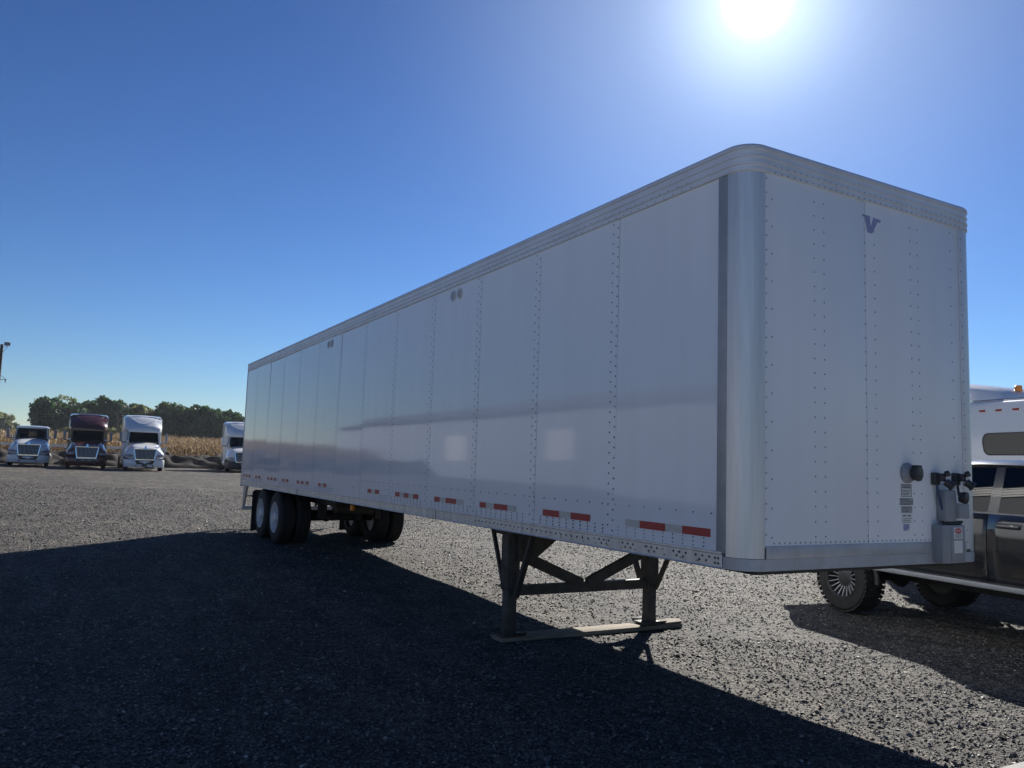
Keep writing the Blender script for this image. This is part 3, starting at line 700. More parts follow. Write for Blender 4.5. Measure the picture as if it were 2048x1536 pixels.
    for k in range(15):
        y = -.58 + k * 1.16 / 14; f = y / .62
        bs.beam((-.012, y, 1.42), (.038, y * .86, .79), .022, .02, up=(1, 0, 0))
    o_ = bs.build('grille_bars', alum_dull, g); o_['kind'] = 'stuff'
    MB().prism([(-.03, -.10, 1.44), (-.03, .10, 1.44), (-.05, .03, 1.66), (-.05, -.03, 1.66)], (.05, 0, 0)).build('hood_ornament', chrome, h)
    # bumper
    xsec = [(-.62, -1.24), (-.28, -1.22), (-.05, -1.02), (.06, -.6), (.08, 0), (.06, .6), (-.05, 1.02), (-.28, 1.22), (-.62, 1.24)]
    zz = [(.26, -.05), (.34, 0.), (.62, .02), (.76, -.03)]
    bp_ = MB(); bp_.ring_skin([[(x + dx, y, z) for z, dx in zz] + [(x - .14, y * .95, .76), (x - .14, y * .95, .26)] for x, y in xsec])
    bo = bp_.build('bumper', plastic_blk if low_black else paint, t, smooth=50)
    MB().prism([(.062, -.62, .70), (.062, .62, .70), (.072, .46, .44), (.072, -.46, .44)], (.022, 0, 0)).build('air_intake', plastic_blk, bo)
    for s in (-1, 1):
        MB().box((.10, s * .22, .57), (.02, .14, .035)).build('fog_lamp', lamp_glass, bo)
        MB().lathe((.075, s * .5, .37), (1, 0, 0), [(0, .05), (.012, .05), (.012, .001)], 12).build('tow_hole', ink, bo)
    if chrome_bar: MB().box((.088, 0, .69), (.03, 1.22, .075), bevel=.01).build('chrome_bar', chrome, bo)
    if chin_plate: MB().box((.10, 0, .40), (.02, .30, .20)).build('number_plate', ink, bo)
    for s in (-1, 1):
        hl = MB().ring_skin([[(x, s * y, z) for x, y, z in r] for r in (
            [(-.10, .68, 1.02), (-.02, .80, .93), (-.06, 1.0, .91), (-.30, 1.17, .98), (-.34, 1.16, 1.08), (-.12, .92, 1.11)],
            [(.005, .70, 1.02), (.05, .82, .94), (.02, 1.02, .92), (-.24, 1.21, .98), (-.28, 1.20, 1.08), (-.02, .94, 1.105)])]).build('headlight', lamp_glass, t, smooth=20)
        b = MB().box((-2.25, s * 1.42, 2.23), (.14, .17, .62), bevel=.03); mi = b.build('mirror', box_grey if not low_black else paint, t)
        MB().tube([(-2.15, s * 1.02, 1.90), (-2.2, s * 1.25, 1.89), (-2.25, s * 1.42, 1.94)], .035, 6).build('mirror_arm', plastic_blk, mi)
        hm = MB().tube([(-.55, s * .78, 1.55), (-.8, s * 1.0, 1.78), (-.95, s * 1.08, 1.92)], .028, 6).build('hood_mirror_arm', plastic_blk, t)
        MB().lathe((-.95, s * 1.10, 1.93), (-1, 0, 0), [(-.05, .03), (-.03, .07), (.03, .09), (.03, .001)], 12).build('hood_mirror', chrome, hm)
        MB().lathe((-3.0, s * .93, .62), (-1, 0, 0), [(0, .001), (0, .30), (.03, .33), (1.5, .33), (1.53, .30), (1.53, .001)], 20).build('fuel_tank', tank_m, t)
        MB().box((-2.6, s * 1.02, .55), (.7, .22, .06), bevel=.01).build('step', alum_dull, t)
        wheel_small(t, -1.15, s * 1.06, s)
        for x in (-7.0, -8.3): wheel_small(t, x, s * 1.06, s, dual=True)
        MB().box((-5.4, s * .43, .86), (7.2, .09, .27)).build('frame_rail', frame_blk, t)
    for x in (-1.15, -7.0, -8.3): MB().tube([(x, -.95, .5), (x, .95, .5)], .08, 8).build('axle', frame_blk, t)
    MB().lathe((-7.6, 0, 1.08), (0, 0, 1), [(0, .48), (.05, .48), (.06, .44), (.06, .001)], 18).build('coupling_plate', frame_blk, t)
    # windscreen wipers
    w = MB()
    for s in (-1, 1): w.beam((-2.02, s * .1, 1.955), (-2.07, s * .1 + .62, 1.975), .015, .02)
    w.build('wiper', plastic_blk, t)
    return t
TG = 'highway trucks parked in a row before the earth bank'
def park(t, u, d, rz):
    x, y = spot(u, d); t.location = (x, y, float(gz(x, y)) - .01); t.rotation_euler = (0, 0, R(rz))
park(make_truck('white day cab truck without a sleeper, at the left end of the row', t_white, False, TG, see_through=True), 57, 54.0, -1.5)
park(make_truck('maroon high roof sleeper truck parked between two white trucks', t_maroon, True, TG, chrome_bar=True), 174, 53.6, -1.5)
park(make_truck('white high roof sleeper truck standing next to the maroon truck', t_white, True, TG, chrome_bar=False, chin_plate=True), 291, 53.2, -1.0)
park(make_truck('white sleeper truck with black bumper half hidden behind the trailer rear', t_white, True, TG, low_black=True, see_through=True), 490, 58.5, -6)

# ------------------------------------------------------------------ black pickup on the far side
HD = R(-8); pick = thing('pickup_truck', 'lifted black pickup truck parked behind the trailer nose', 'pickup', rz=HD)
hd = Vector((math.cos(HD), math.sin(HD), 0)); lf = Vector((-math.sin(HD), math.cos(HD), 0))
PZ = -.075
pick.location = Vector((-3.45, 4.25, 0)) + lf * .98 + hd * .04; pick.location.z = PZ      # origin: centre of the rear axle on the ground
# local: x forward, y left; near (right) side is y = -.98
WB = 3.75
def arch(cx, cz, r, a0, a1, n=9): return [(cx + r * math.cos(a), cz + r * math.sin(a)) for a in np.linspace(a0, a1, n)]
prof = [(-1.18, .72), (-1.20, 1.02), (-1.17, 1.36), (-1.05, 1.385), (.62, 1.40), (.70, 1.44), (2.0, 1.455), (3.5, 1.45), (3.62, 1.42), (4.75, 1.36), (4.92, 1.22), (4.95, .80), (4.90, .66)]
under = [(WB + .56, .62)] + arch(WB, .46, .56, .25, PI - .25) + [(WB - .58, .60), (.58, .60)] + arch(0, .46, .56, .25, PI - .25) + [(-.56, .66)]
poly = prof + under
bw = .93
bb = MB(); ring_n = len(poly)
rows = []
for y, ins in ((-bw, .03), (-bw - .045, 0), (-bw - .045, 0), (bw + .045, 0), (bw, .03)):
    pass
def scale_poly(k): return [(x, z) for x, z in poly]
def side_y(z): return .985 - .05 * max(0, (z - 1.1) / .35) ** 1.5 - .04 * max(0, (.85 - z) / .25)
L_ = [bb.bm.verts.new((x, -side_y(z), z)) for x, z in poly]; R_ = [bb.bm.verts.new((x, side_y(z), z)) for x, z in poly]
bb.bm.faces.new(L_); bb.bm.faces.new(R_[::-1])
for i in range(ring_n): bb.bm.faces.new((L_[i], R_[i], R_[(i + 1) % ring_n], L_[(i + 1) % ring_n]))
bmesh.ops.triangulate(bb.bm, faces=[f for f in bb.bm.faces if len(f.verts) > 4])
body = bb.build('body', blk_paint, pick, smooth=30)
# side skins: door and bed panels, each subdivided so that the flank bulges like pressed steel
def flank(x0, x1, z0, z1, s, name, m=blk_paint, n=10, k=8, bulge=.025, base=.985):
    xs_, zs_ = np.linspace(x0, x1, k), np.linspace(z0, z1, n)
    Xg, Zg = np.meshgrid(xs_, zs_, indexing='ij')
    t = (Zg - .62) / .82
    Yg = s * (base + bulge * np.sin(np.clip(t, 0, 1) * PI) + .012 * np.exp(-((Zg - 1.28) / .03) ** 2) - .03 * np.clip((t - .82) / .18, 0, 1) ** 2)
    V = np.stack([Xg, Yg, Zg], -1).reshape(-1, 3)
    i = (np.arange(k - 1)[:, None] * n + np.arange(n - 1)[None]).ravel()
    F = np.stack([i, i + 1, i + n + 1, i + n], 1)
    if s > 0: F = F[:, ::-1]
    me = np_mesh(name, V, F, 4, m, smooth=True); o = put(name, me, pick)
    sd = o.modifiers.new('thick', 'SOLIDIFY'); sd.thickness = .02; sd.offset = -1
    return o
for s in (-1, 1):
    for x0, x1 in ((.78, 2.135), (2.15, 3.32)):
        d_ = flank(x0, x1, .66, 1.43, s, 'door')
        hx = x1 - 1.05 if x1 > 3 else x1 - 1.15
        hx = x0 + .10
        MB().box((hx + .15, s * 1.03, 1.31), (.27, .028, .045), bevel=.012).build('door_handle', chrome if False else blk_paint, d_)
        MB().box((hx + .15, s * 1.012, 1.31), (.31, .012, .075), bevel=.005).build('handle_recess', plastic_blk, d_)
    flank(-1.10, .765, .98, 1.38, s, 'bed_panel', base=.98)
    MB().tube([(p[0], s * 1.005, p[1]) for p in arch(0, .46, .575, -.05, PI + .05, 17)], .035, 6).build('fender_flare', plastic_blk, pick)
    MB().tube([(p[0], s * 1.005, p[1]) for p in arch(WB, .46, .575, -.05, PI + .05, 17)], .035, 6).build('fender_flare', plastic_blk, pick)
    st = MB().box((1.86, s * 1.10, .665), (2.5, .17, .065), bevel=.02).build('step_board', box_grey, pick)
    MB().box((1.86, s * 1.12, .700), (2.42, .12, .008)).build('step_tread', plastic_blk, st)
    for x in (.86, 2.2, 3.0): MB().beam((x, s * .75, .62), (x, s * 1.1, .65), .06, .04).build('step_bracket', plastic_blk, st)
# cab greenhouse
def cabring(x, hw, z0, z1): return [(x, y, z) for y, z in ring_from([(hw + .10, z0), (hw + .02, z0 + .45 * (z1 - z0)), (hw - .02, z1 - .09), (hw - .10, z1 - .015), (hw * .4, z1 + .012)])]
MB().ring_skin([[(x, y, z) for y, z in ring_from(hh)] for x, hh in ((.78, [(.70, 1.93), (.72, 1.965), (.62, 1.99), (.25, 2.0)]), (1.0, [(.74, 1.94), (.765, 1.985), (.66, 2.03), (.25, 2.045)]),
    (1.9, [(.75, 1.945), (.775, 1.995), (.67, 2.045), (.25, 2.06)]), (2.75, [(.74, 1.93), (.765, 1.975), (.66, 2.025), (.25, 2.04)]), (3.0, [(.71, 1.90), (.73, 1.93), (.62, 1.965), (.25, 1.98)]))]).build('cab_roof', blk_paint, pick, smooth=60)
for s in (-1, 1):
    for x0b, x1b, x0t, x1t in ((.64, .92, .76, 1.0), (2.08, 2.21, 2.09, 2.2), (3.62, 3.75, 2.9, 3.0)):
        MB().prism([(x0b, s * .925, 1.43), (x1b, s * .925, 1.43), (x1t, s * .755, 1.96), (x0t, s * .755, 1.96)], (0, -s * .05, 0)).build('pillar', blk_paint, pick)
for s in (-1, 1):
    MB().prism([(.92, s * .922, 1.435), (2.08, s * .922, 1.435), (2.09, s * .757, 1.955), (1.0, s * .757, 1.955)], (0, -s * .008, 0)).build('side_window', glass_k, pick)
    MB().prism([(2.21, s * .922, 1.435), (3.62, s * .922, 1.435), (2.9, s * .757, 1.94), (2.2, s * .757, 1.955)], (0, -s * .008, 0)).build('side_window', glass_k, pick)
    b = MB().box((3.35, s * 1.17, 1.55), (.12, .26, .24), bevel=.04); mi = b.build('side_mirror', blk_paint, pick)
    MB().beam((3.4, s * .95, 1.47), (3.36, s * 1.08, 1.50), .06, .05).build('mirror_arm', plastic_blk, mi)
    MB().prism([(.92, s * .93, 1.418), (3.62, s * .93, 1.418), (3.62, s * .93, 1.44), (.92, s * .93, 1.44)], (0, s * .01, 0)).build('belt_moulding', trim_grey, pick)
MB().prism([(3.72, -.82, 1.44), (3.72, .82, 1.44), (3.0, .68, 1.95), (3.0, -.68, 1.95)], (-.01, 0, 0)).build('windscreen', glass_k, pick)
MB().prism([(.70, -.80, 1.44), (.70, .80, 1.44), (.82, .68, 1.93), (.82, -.68, 1.93)], (.01, 0, 0)).build('rear_window', glass_k, pick)
MB().box((2.1, 0, 1.5), (2.3, 1.5, .12)).build('seats', seat_m, pick)
MB().prism([(1.96, 0, 2.055), (2.16, 0, 2.052), (2.0, 0, 2.125), (1.97, 0, 2.125)], (0, .03, 0)).build('roof_antenna', plastic_blk, pick)
MB().box((-1.25, 0, .62), (.16, 1.9, .24), bevel=.03).build('rear_bumper', plastic_blk, pick)
MB().box((5.0, 0, .68), (.2, 1.95, .34), bevel=.05).build('front_bumper', plastic_blk, pick)
MB().box((4.96, 0, 1.08), (.06, 1.2, .36), bevel=.03).build('grille', plastic_blk, pick)
for s in (-1, 1):
    MB().box((4.90, s * .78, 1.12), (.1, .30, .24), bevel=.04).build('headlight', lamp_glass, pick)
    MB().box((-1.19, s * .85, 1.12), (.04, .16, .42), bevel=.01).build('tail_light', red_lens, pick)
    MB().box((1.9, s * .42, .55), (5.8, .1, .16)).build('frame_rail', frame_blk, pick)
MB().tube([(0, -.85, .45), (0, -.2, .45), (0, 0, .45), (0, .2, .45), (0, .85, .45)], [.05, .055, .16, .055, .05], 10).build('rear_axle', frame_blk, pick)
MB().tube([(WB, -.85, .45), (WB, .85, .45)], .06, 10).build('front_axle', frame_blk, pick)
def pickup_wheel(x, y, s):
    r = .445
    b = MB(); b.lathe((x, y, r), (0, s, 0), [(-.14, .262), (.15, .262), (.158, .272), (.162, .262), (.15, .25), (.05, .238), (-.1, .235), (-.12, .20), (-.12, .001)], 36)
    w = b.build('wheel', plastic_blk, pick)
    sp = MB()
    for k in range(20):
        a = 2 * PI * k / 20; c, q = math.cos(a), math.sin(a)
        sp.beam((x + .085 * c, y + s * .07, r + .085 * q), (x + .245 * c, y + s * .13, r + .245 * q), .0075, .022, up=(0, s, 0))
    sp.build('wheel_spokes', alum_dull, w)
    MB().lathe((x, y, r), (0, s, 0), [(.0, .15), (.085, .135), (.10, .09), (.105, .05), (.105, .001)], 20).build('wheel_hub', plastic_blk, w)
    MB().prism([(x - .035, y + s * .101, r + .03), (x - .01, y + s * .101, r + .03), (x + .03, y + s * .101, r - .03), (x + .008, y + s * .101, r - .03)], (0, s * .003, 0)).build('hub_mark', alum_dull, w)
    tb = MB(); tb.hoop((x, y, r), (0, 1, 0), [(-.15, .26), (-.165, .34), (-.158, .405), (-.13, .43), (.13, .43), (.158, .405), (.165, .34), (.15, .26)], 48)
    for k in range(40):
        a = 2 * PI * k / 40
        for j, yy in enumerate((-.135, -.068, 0, .068, .135)):
            aa = a + (.5 if j % 2 else 0) * 2 * PI / 40
            rot = Matrix.Rotation(-aa, 3, 'Y') @ Matrix.Rotation(.35 if j % 2 else -.35, 3, 'X')
            tb.box((x + .435 * math.cos(aa), y + yy, r + .435 * math.sin(aa)), (.022, .055 if abs(yy) < .1 else .06, .048), rot)
    tb.build('tyre', rubber, w, smooth=20)
for x in (0, WB):
    for s in (-1, 1): pickup_wheel(x, s * .90, s)

# ------------------------------------------------------------------ white long-sleeper truck behind the pickup
big = thing('sleeper_truck', 'white truck with long windowed sleeper and amber beacon behind the black pickup', 'truck', rz=HD)
big.location = Vector((-3.45, 4.25, 0)) + lf * 5.5; big.location.z = float(gz(-4, 10))
GZB = big.location.z
def bz(z): return z - GZB
HWB = 1.2     # near side at local y = 0, far side y = 2.4
def bring(x, hh): return [(x, HWB + y, bz(z)) for y, z in ring_from(hh)]
body_h = [(1.17, 1.0), (1.20, 1.1), (1.20, 3.08), (1.18, 3.17), (1.12, 3.225), (.6, 3.25), (.2, 3.255)]
MB().ring_skin([bring(x, body_h) for x in (-5.3, -4.0, -2.0, -.45)]).build('sleeper_body', t_white, big, smooth=40)
MB().tube([(-2.35, -.012, bz(3.245)), (-.5, -.012, bz(3.245))], .012, 6).build('drip_rail', chrome, big)
dome = [(-5.3, 3.84), (-4.2, 3.82), (-3.3, 3.74), (-2.7, 3.64), (-2.3, 3.57), (-2.05, 3.50), (-1.88, 3.39), (-1.80, 3.26)]
MB().ring_skin([bring(x, [(1.10, 3.235), (1.06 - .1 * (i / 7), 3.235 + .55 * (z - 3.23)), (.85 - .1 * (i / 7), z - .02), (.3, z)]) for i, (x, z) in enumerate(dome)]).build('roof_fairing', t_white, big, smooth=60)
MB().prism([(-5.3, -.02, bz(3.30)), (-2.95, -.02, bz(3.30)), (-2.55, -.02, bz(3.36)), (-2.75, -.02, bz(3.55)), (-3.1, -.02, bz(3.66)), (-5.3, -.02, bz(3.66))], (0, .05, 0)).build('side_fairing', t_white, big)
for k in range(7):
    x = -2.50 + .333 * k if k < 5 else -2.50 - .333 * (k - 4)
    ml = MB().ring_skin([[(x + dx * f, -.001 - d, bz(3.05) + dz * f) for dx, dz in ((-.09, 0), (-.06, .02), (.06, .022), (.09, 0), (.06, -.022), (-.06, -.02))] for f, d in ((1, 0), (.85, .022), (.3, .03))]).build('marker_light', red_lens, big)
    MB().box((x + .075, -.012, bz(3.05)), (.03, .02, .03), bevel=.006).build('marker_bezel', chrome, ml)
MB().lathe((-2.0, .75, bz(3.46)), (0, 0, 1), [(0, .075), (.02, .075), (.025, .068), (.105, .064), (.115, .05), (.118, .001)], 18).build('beacon', amber, big)
wv = [(-2.20, 2.45), (-2.19, 2.55), (-2.15, 2.61), (-2.08, 2.635), (-.95, 2.645), (-.88, 2.61), (-.85, 2.54), (-.85, 2.32), (-.88, 2.25), (-.95, 2.215), (-2.07, 2.215), (-2.13, 2.24), (-2.17, 2.29)]
wo_ = MB().prism([(x, -.004, bz(z)) for x, z in wv], (0, .03, 0)).build('sleeper_window', plastic_blk, big)
MB().prism([(-1.525 + (x + 1.525) * .95, -.012, bz(2.43 + (z - 2.43) * .90)) for x, z in wv], (0, .006, 0)).build('window_pane', glass_k, wo_)
# cab and hood in front of the sleeper
MB().ring_skin([bring(x, [(1.0, 1.0), (1.02, 1.2), (1.02, 2.0), (.98, 2.1)]) for x in (-.45, .9)]).build('cab', t_white, big)
MB().ring_skin([bring(x, [(.98, 2.0), (.90 if x > 0 else .95, 2.75), (.5, 2.86)]) for x in (-.45, .55)]).build('cab_upper', t_white, big, smooth=40)
MB().prism([(-.2, .20, bz(2.12)), (.85, .20, bz(2.12)), (.52, .27, bz(2.65)), (-.2, .27, bz(2.65))], (0, .01, 0)).build('cab_window', glass_k, big)
MB().ring_skin([bring(x, hh) for x, hh in ((.9, [(1.0, .9), (.95, 1.9), (.4, 2.0)]), (2.2, [(1.0, .9), (.8, 1.65), (.4, 1.75)]), (3.0, [(.9, .9), (.6, 1.5), (.4, 1.55)]))]).build('hood', t_white, big, smooth=50)
MB().box((3.08, HWB, .55), (.2, 2.4, .45), bevel=.03).build('bumper', chrome, big)
MB().box((-2.5, HWB, .85), (9.5, .9, .28)).build('chassis', frame_blk, big)
MB().lathe((-.4, .32, .68), (-1, 0, 0), [(0, .001), (0, .3), (.03, .33), (2.1, .33), (2.13, .3), (2.13, .001)], 20).build('fuel_tank', tank_m, big)
for x, du in ((2.1, False), (-5.2, True), (-6.5, True)):
    for s in (-1, 1):
        b = MB(); b.lathe((x, HWB + s * 1.05, .5), (0, s, 0), [(-.1, .28), (.10, .28), (.05, .22), (.10, .11), (.12, .001)], 20); w = b.build('wheel', chrome, big)
        b = MB(); b.hoop((x, HWB + s * 1.05, .5), (0, 1, 0), [(-.13, .27), (-.14, .40), (-.11, .5), (.11, .5), (.14, .40), (.13, .27)], 24); b.build('tyre', rubber, w)

# ------------------------------------------------------------------ light pole at the left edge
px_, py_ = spot(-17, 58); pz = float(gz(px_, py_))
lp = thing('light_pole', 'wooden yard light pole with floodlight and side bracket at the left edge', 'light pole', (px_, py_, pz))
sx, sy = -bearing(3).y, bearing(3).x       # across the view
sx, sy = -sx, -sy
TOPZ = 9.35 - pz
MB().tube([(0, 0, -.2), (0, 0, TOPZ * .5), (0, 0, TOPZ)], [.15, .125, .10], 10).build('pole', pole_wood, lp)
fl = MB().box((sx * .33 + .1, sy * .33, TOPZ + .05), (.14, .38, .24), Matrix.Rotation(.3, 3, 'Y'), bevel=.02).build('floodlight', plastic_blk, lp)
MB().box((sx * .33 + .18, sy * .33, TOPZ + .03), (.012, .30, .16), Matrix.Rotation(.3, 3, 'Y')).build('floodlight_glass', lamp_glass, fl)
MB().tube([(0, 0, TOPZ - .2), (sx * .33, sy * .33, TOPZ - .13), (sx * .36, sy * .36, TOPZ - .06)], .018, 6).tube([(sx * .05, sy * .05, TOPZ - .62), (sx * .36, sy * .36, TOPZ - .15)], .015, 6).build('lamp_arm', frame_blk, lp)
br = MB().tube([(0, 0, TOPZ - 2.58), (sx * .40, sy * .40, TOPZ - 2.55)], .022, 6).tube([(sx * .1, sy * .1, TOPZ - 2.25), (sx * .4, sy * .4, TOPZ - 2.5)], .014, 6).build('side_bracket', frame_blk, lp)
MB().lathe((sx * .42, sy * .42, TOPZ - 2.52), (0, 0, -1), [(0, .07), (.05, .07), (.06, .03), (.25, .03), (.25, .001)], 10).build('bracket_insulator', plastic_blk, br)

# ------------------------------------------------------------------ white board fence behind the trucks
fx = -68.2
fence = thing('board_fence', 'low white board fence behind the parked trucks and earth bank', 'fence', (fx, 0, float(gz(fx, 0))))
fy = [-14 + 2.4 * k for k in range(8)]
for y in fy: MB().box((.06, y, .62), (.12, .14, 1.55), bevel=.01).prism([(.0, y - .07, 1.39), (.12, y - .07, 1.39), (.06, y, 1.52)], (0, .14, 0)).build('fence_post', white_wood, fence)
for a, c in zip(fy[:-1], fy[1:]):
    for z in (1.28, .72): MB().box((.135, (a + c) / 2, z), (.03, c - a - .01, .20)).build('fence_rail', white_wood, fence)

# ------------------------------------------------------------------ dry corn
def corn():
    rows = []
    for i in range(62):
        x = -70.6 - .76 * i if i < 24 else -88.8 - 1.5 * (i - 24)
        st = .20 if i < 10 else (.30 if i < 24 else .55)
        y = np.arange(-26, 44 + .3 * (i if i > 24 else 0), st); y = y + rng.normal(0, .05, len(y))
        rows.append(np.stack([np.full(len(y), x) + rng.normal(0, .06, len(y)), y], 1))
    P = np.concatenate(rows); n = len(P); Z = gz(P[:, 0], P[:, 1])
    Vs, Fs, Cs = [], [], []; off = 0
    H = rng.normal(1.95, .16, n) * (1 + .05 * np.sin(P[:, 1] * .7))
    az = rng.random(n) * 2 * PI; tone = np.exp(rng.normal(0, .22, n))
    base = np.stack([P[:, 0], P[:, 1], Z], 1)
    lean = np.stack([rng.normal(0, .09, n), rng.normal(0, .09, n), np.ones(n)], 1)
    def quad(a, b, c, d, col):
        nonlocal off
        Vs.append(np.stack([a, b, c, d], 1).reshape(-1, 3)); m = len(a)
        Fs.append(np.arange(off, off + 4 * m).reshape(-1, 4)); off += 4 * m; Cs.append(col)
    ex = np.stack([np.cos(az), np.sin(az), np.zeros(n)], 1)
    top = base + lean * H[:, None]
    one = np.ones((n, 3)) * tone[:, None] * np.array([.85, .82, .75])
    quad(base - ex * .018, base + ex * .018, top + ex * .008, top - ex * .008, one)
    for k in range(6):
        a = az + k * 2.4 + rng.normal(0, .4, n); d = np.stack([np.cos(a), np.sin(a), np.zeros(n)], 1); s = np.stack([-d[:, 1], d[:, 0], np.zeros(n)], 1)
        h0 = (.28 + .115 * k) * H; L1 = rng.uniform(.22, .42, n)[:, None]
        p0 = base + lean * h0[:, None]; p1 = p0 + d * L1 * .7 + np.array([0, 0, 1]) * (L1 * rng.uniform(-.1, .55, (n, 1)))
        p2 = p1 + d * L1 * .55 - np.array([0, 0, 1]) * L1 * rng.uniform(.6, 1.5, (n, 1))
        w = .045; c = one * rng.uniform(.65, 1.5, (n, 1)) * (np.array([1, 1, 1]) + rng.normal(0, .06, (n, 3)))
        quad(p0 - s * w * .6, p0 + s * w * .6, p1 + s * w, p1 - s * w, c)
        quad(p1 - s * w, p1 + s * w, p2 + s * .012, p2 - s * .012, c)
    o = put('corn_crop', np_mesh('corn_crop', np.concatenate(Vs), np.concatenate(Fs), 4, corn_m, np.clip(np.concatenate(Cs), 0, 2.2)), stuff=True)
    o['label'] = 'dry golden brown corn standing in the field behind the trucks'
corn()

# ------------------------------------------------------------------ trees
def crown_mesh(name, seed, n, lobes, leaf, m, hollow=.55, spread=1.0):
    r = np.random.default_rng(seed)
    wts = np.array([l[3] ** 2 for l in lobes]); idx = r.choice(len(lobes), n, p=wts / wts.sum())
    Lb = np.array([[l[0], l[1], l[2]] for l in lobes]); Lr = np.array([l[3] for l in lobes]); Lz = np.array([l[4] for l in lobes])
    d = r.normal(size=(n, 3)); d /= np.linalg.norm(d, axis=1)[:, None]
    rad = (hollow + (1 - hollow) * r.random(n) ** .6) * (1 + .16 * np.sin(d[:, 0] * 7 + idx) * np.cos(d[:, 1] * 6 + d[:, 2] * 5))
    C = Lb[idx] + d * rad[:, None] * np.stack([Lr[idx], Lr[idx], Lr[idx] * Lz[idx]], 1)
    C[:, 2] = np.maximum(C[:, 2], .02)
    a = r.normal(size=(n, 3)); a /= np.linalg.norm(a, axis=1)[:, None]; b = np.cross(a, r.normal(size=(n, 3))); b /= np.linalg.norm(b, axis=1)[:, None]
    s = leaf * np.exp(r.normal(0, .35, n))[:, None]
    V = np.stack([C - a * s - b * s * .55, C + a * s * .2 - b * s * .75, C + a * s + b * s * .1, C - a * s * .15 + b * s * .8], 1).reshape(-1, 3)
    tone = np.exp(r.normal(0, .28, n)) * (1 + .25 * np.sin(idx * 2.1))
    hue = r.normal(0, .08, n)
    col = np.stack([tone * (1 + hue), tone, tone * (1 - .5 * hue)], 1)
    return np_mesh(name, V, np.arange(4 * n).reshape(-1, 4), 4, m, col)
def lobes_round(seed, h, w, k):
    r = np.random.default_rng(seed); out = [(0, 0, h * .45, w * .38, h * .40 / (w * .38))]
    for i in range(k):
        a = r.random() * 2 * PI; q = w * (.12 + .26 * r.random()); z = h * (.22 + .64 * r.random()); rr = w * (.13 + .12 * r.random())
        z = min(z, h - rr * .7); out.append((q * math.cos(a), q * math.sin(a), z, rr, .85))
    return out
def trunk_mb(h, r0, seed):
    r = np.random.default_rng(seed); b = MB()
    b.tube([(0, 0, -.3), (.1, 0, h * .2), (.0, .15, h * .5), (.1, .05, h * .8)], [r0, r0 * .8, r0 * .5, r0 * .15], 8)
    for k in range(7):
        a = r.random() * 2 * PI; z = h * (.2 + .07 * k); L = h * (.28 - .018 * k)
        b.tube([(0, 0, z), (L * .5 * math.cos(a), L * .5 * math.sin(a), z + L * .4), (L * .9 * math.cos(a), L * .9 * math.sin(a), z + L * .8)], [r0 * .35, r0 * .2, r0 * .06], 6)
    return b
TV = []
for i, (h, w, k) in enumerate(((13, 10, 26), (12.5, 8.5, 24), (14, 8, 24), (11.5, 9.5, 26))):
    TV.append((crown_mesh('crown', 100 + i, 5200, lobes_round(30 + i, h, w, k), .36, leaf_g, .45), trunk_mb(h, .32, i)))
TV2 = []
for i, (me, tb) in enumerate(TV):
    tm = bpy.data.meshes.new('trunk'); tb.bm.to_mesh(tm); tb.bm.free(); tm.materials.append(bark); TV2.append((me, tm))
pale_c = crown_mesh('crown', 201, 4200, lobes_round(51, 11.5, 8.5, 22), .36, leaf_p, .45)
sparse_c = crown_mesh('crown', 202, 900, lobes_round(52, 14.5, 6, 18), .26, leaf_p, .5)
bush_c = crown_mesh('crown', 203, 2400, lobes_round(53, 5.5, 6, 14), .28, leaf_p, .4)
def plant_tree(name, label, cat, crown, trunk, u, d, sc, rz, group, hz=1.0):
    x, y = spot(u, d); o = thing(name, label, cat, (x, y, float(gz(x, y)) - .05), rz, group); o.scale = (sc, sc, sc * hz)
    put('crown', crown, o); put('trunk', trunk, o); return o
TGP = 'trees of the far tree line beyond the corn field'
def tv(i): return TV2[i % 4]
plant_tree('broadleaf_tree', 'dark round tree at the left end of the far tree line', 'tree', *tv(0), 92, 214, .98, .3, TGP)
plant_tree('broadleaf_tree', 'thin sparse pale treetop showing above the left dark tree', 'tree', sparse_c, TV2[2][1], 118, 226, 1.05, .1, TGP)
for u, d, i, s_, rz, lb in ((128, 222, 1, .95, 1., 'second dark tree from the left end of the far tree line'), (152, 219, 3, 1.0, 2.2, 'dark tree rising above the left half of the maroon truck roof'),
        (178, 224, 0, .98, 4., 'dark tree rising above the right half of the maroon truck roof'), (205, 222, 2, 1.03, 1.6, 'tall dark tree just right of the maroon truck roof'),
        (231, 221, 2, .98, 5., 'dark tree over the gap between the maroon and white sleeper trucks'), (252, 226, 1, .98, .4, 'dark tree at the left edge of the white sleeper truck roof')):
    plant_tree('broadleaf_tree', lb, 'tree', *tv(i), u, d, s_, rz, TGP)
plant_tree('broadleaf_tree', 'lighter olive tree in the tree line above the white sleeper truck', 'tree', pale_c, TV2[1][1], 289, 216, 1.0, 2., TGP)
for u, d, i, s_, rz, lb in ((270, 228, 3, .98, 3., 'dark tree behind the lighter olive tree above the white sleeper truck'), (335, 217, 0, .97, 2., 'dark tree just right of the lighter olive tree'), (364, 222, 3, 1.0, .7, 'second dark tree right of the lighter olive tree'), (392, 219, 1, .98, 3.3, 'third dark tree right of the lighter olive tree'),
                        (418, 223, 0, .90, 5.1, 'fourth dark tree right of the lighter olive tree'), (446, 219, 3, .96, 1.2, 'dark tree above the left edge of the half hidden truck'), (467, 223, 1, .84, 2.6, 'lower dark tree near the right end of the far tree line'), (489, 226, 2, .62, .2, 'smallest tree of the line, showing beside the trailer rear edge')):
    plant_tree('broadleaf_tree', lb, 'tree', *tv(i), u, d, s_, rz, TGP)
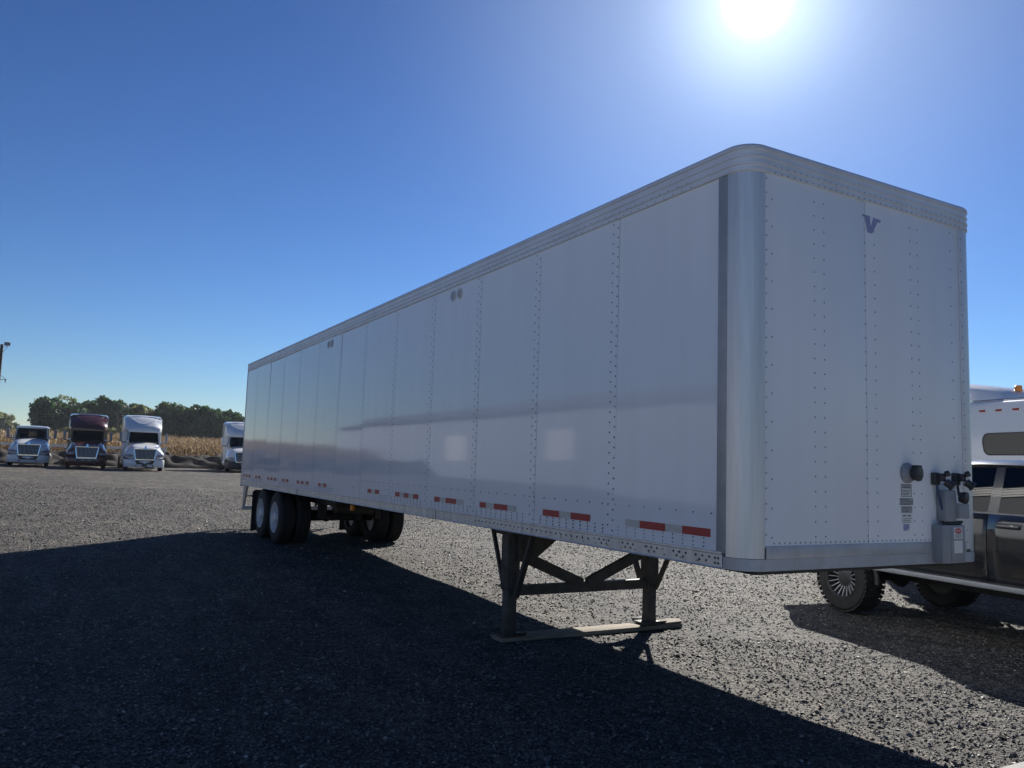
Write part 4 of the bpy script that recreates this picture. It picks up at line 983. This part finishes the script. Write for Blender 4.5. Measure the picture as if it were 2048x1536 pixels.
plant_tree('round_bush', 'pale green bush under the trees right of the maroon truck', 'bush', bush_c, TV2[1][1], 229, 196, .9, .5, 'pale bushes before the tree line')
plant_tree('round_bush', 'pale green bush under the trees left of the maroon truck', 'bush', bush_c, TV2[1][1], 136, 198, .85, 2.5, 'pale bushes before the tree line')
for u, d, s_, lb in ((2, 330, 1.15, 'pale hazy tree far off at the left edge'), (22, 340, .80, 'small far tree beside the thin distant pole'), (42, 350, .62, 'lowest far tree left of the dark tree line')):
    plant_tree('broadleaf_tree', lb, 'tree', pale_c, TV2[1][1], u, d, s_, u, 'far trees at the left')
x, y = spot(17, 300)
tag(MB().tube([(x, y, 4), (x, y, 15.5)], .11, 6).build('utility_pole', pole_wood), 'thin far utility pole among the pale trees at left', 'pole')

# ------------------------------------------------------------------ small litter on the gravel
lm = MB().ring_skin([[(x * .5, w * sg, .006 + .008 * abs(x)) for sg in (-1, 1)] for x, w in ((-.09, .001), (-.05, .014), (0, .02), (.05, .013), (.09, .001))], closed=False, caps=False)
lo = lm.build('fallen_leaf', leaf_dry); x, y = -.507, .223; lo.location = (x, y, float(gz(x, y)) + .02); lo.rotation_euler = (.3, .2, 2.2)
lo.modifiers.new('thick', 'SOLIDIFY').thickness = .002
tag(lo, 'small dry tan leaf on the sunlit gravel below the trailer nose', 'leaf')

# ------------------------------------------------------------------ long shed off to the left, mirrored in the trailer side
shed = thing('metal_shed', 'long low metal shed mirrored as a dark band in the trailer side', 'shed', (-42, -34, -.1))
MB().box((0, 0, 3.0), (100, 12, 6.0)).build('wall', shed_m, shed)
MB().prism([(-50.4, 6.4, 6.0), (-50.4, -6.4, 6.0), (-50.4, 0, 7.6)], (100.8, 0, 0)).build('roof', mat('shed_roof', (.12, .11, .11), .5, .2), shed)
for x in (-17.5, -1.0, 27): MB().box((x, 6.02, 3.3), (4.0, .05, 2.2)).build('roller_door', mat('door_paint', (.50, .50, .50), .6), shed)

# ------------------------------------------------------------------ thin haze in the air
hm_ = bpy.data.materials.new('haze_air'); hm_.use_nodes = True; hn = hm_.node_tree.nodes; hn.clear()
ho = hn.new('ShaderNodeOutputMaterial'); hv = hn.new('ShaderNodeVolumePrincipled')
hv.inputs['Color'].default_value = (.80, .88, 1.0, 1); hv.inputs['Density'].default_value = .00014; hv.inputs['Anisotropy'].default_value = .3
hm_.node_tree.links.new(hv.outputs[0], ho.inputs['Volume'])
hz = MB().box((0, 0, 13), (1900, 1900, 30)).build('haze', hm_, stuff=True)
hz['label'] = 'thin bluish haze in the air over the whole yard'
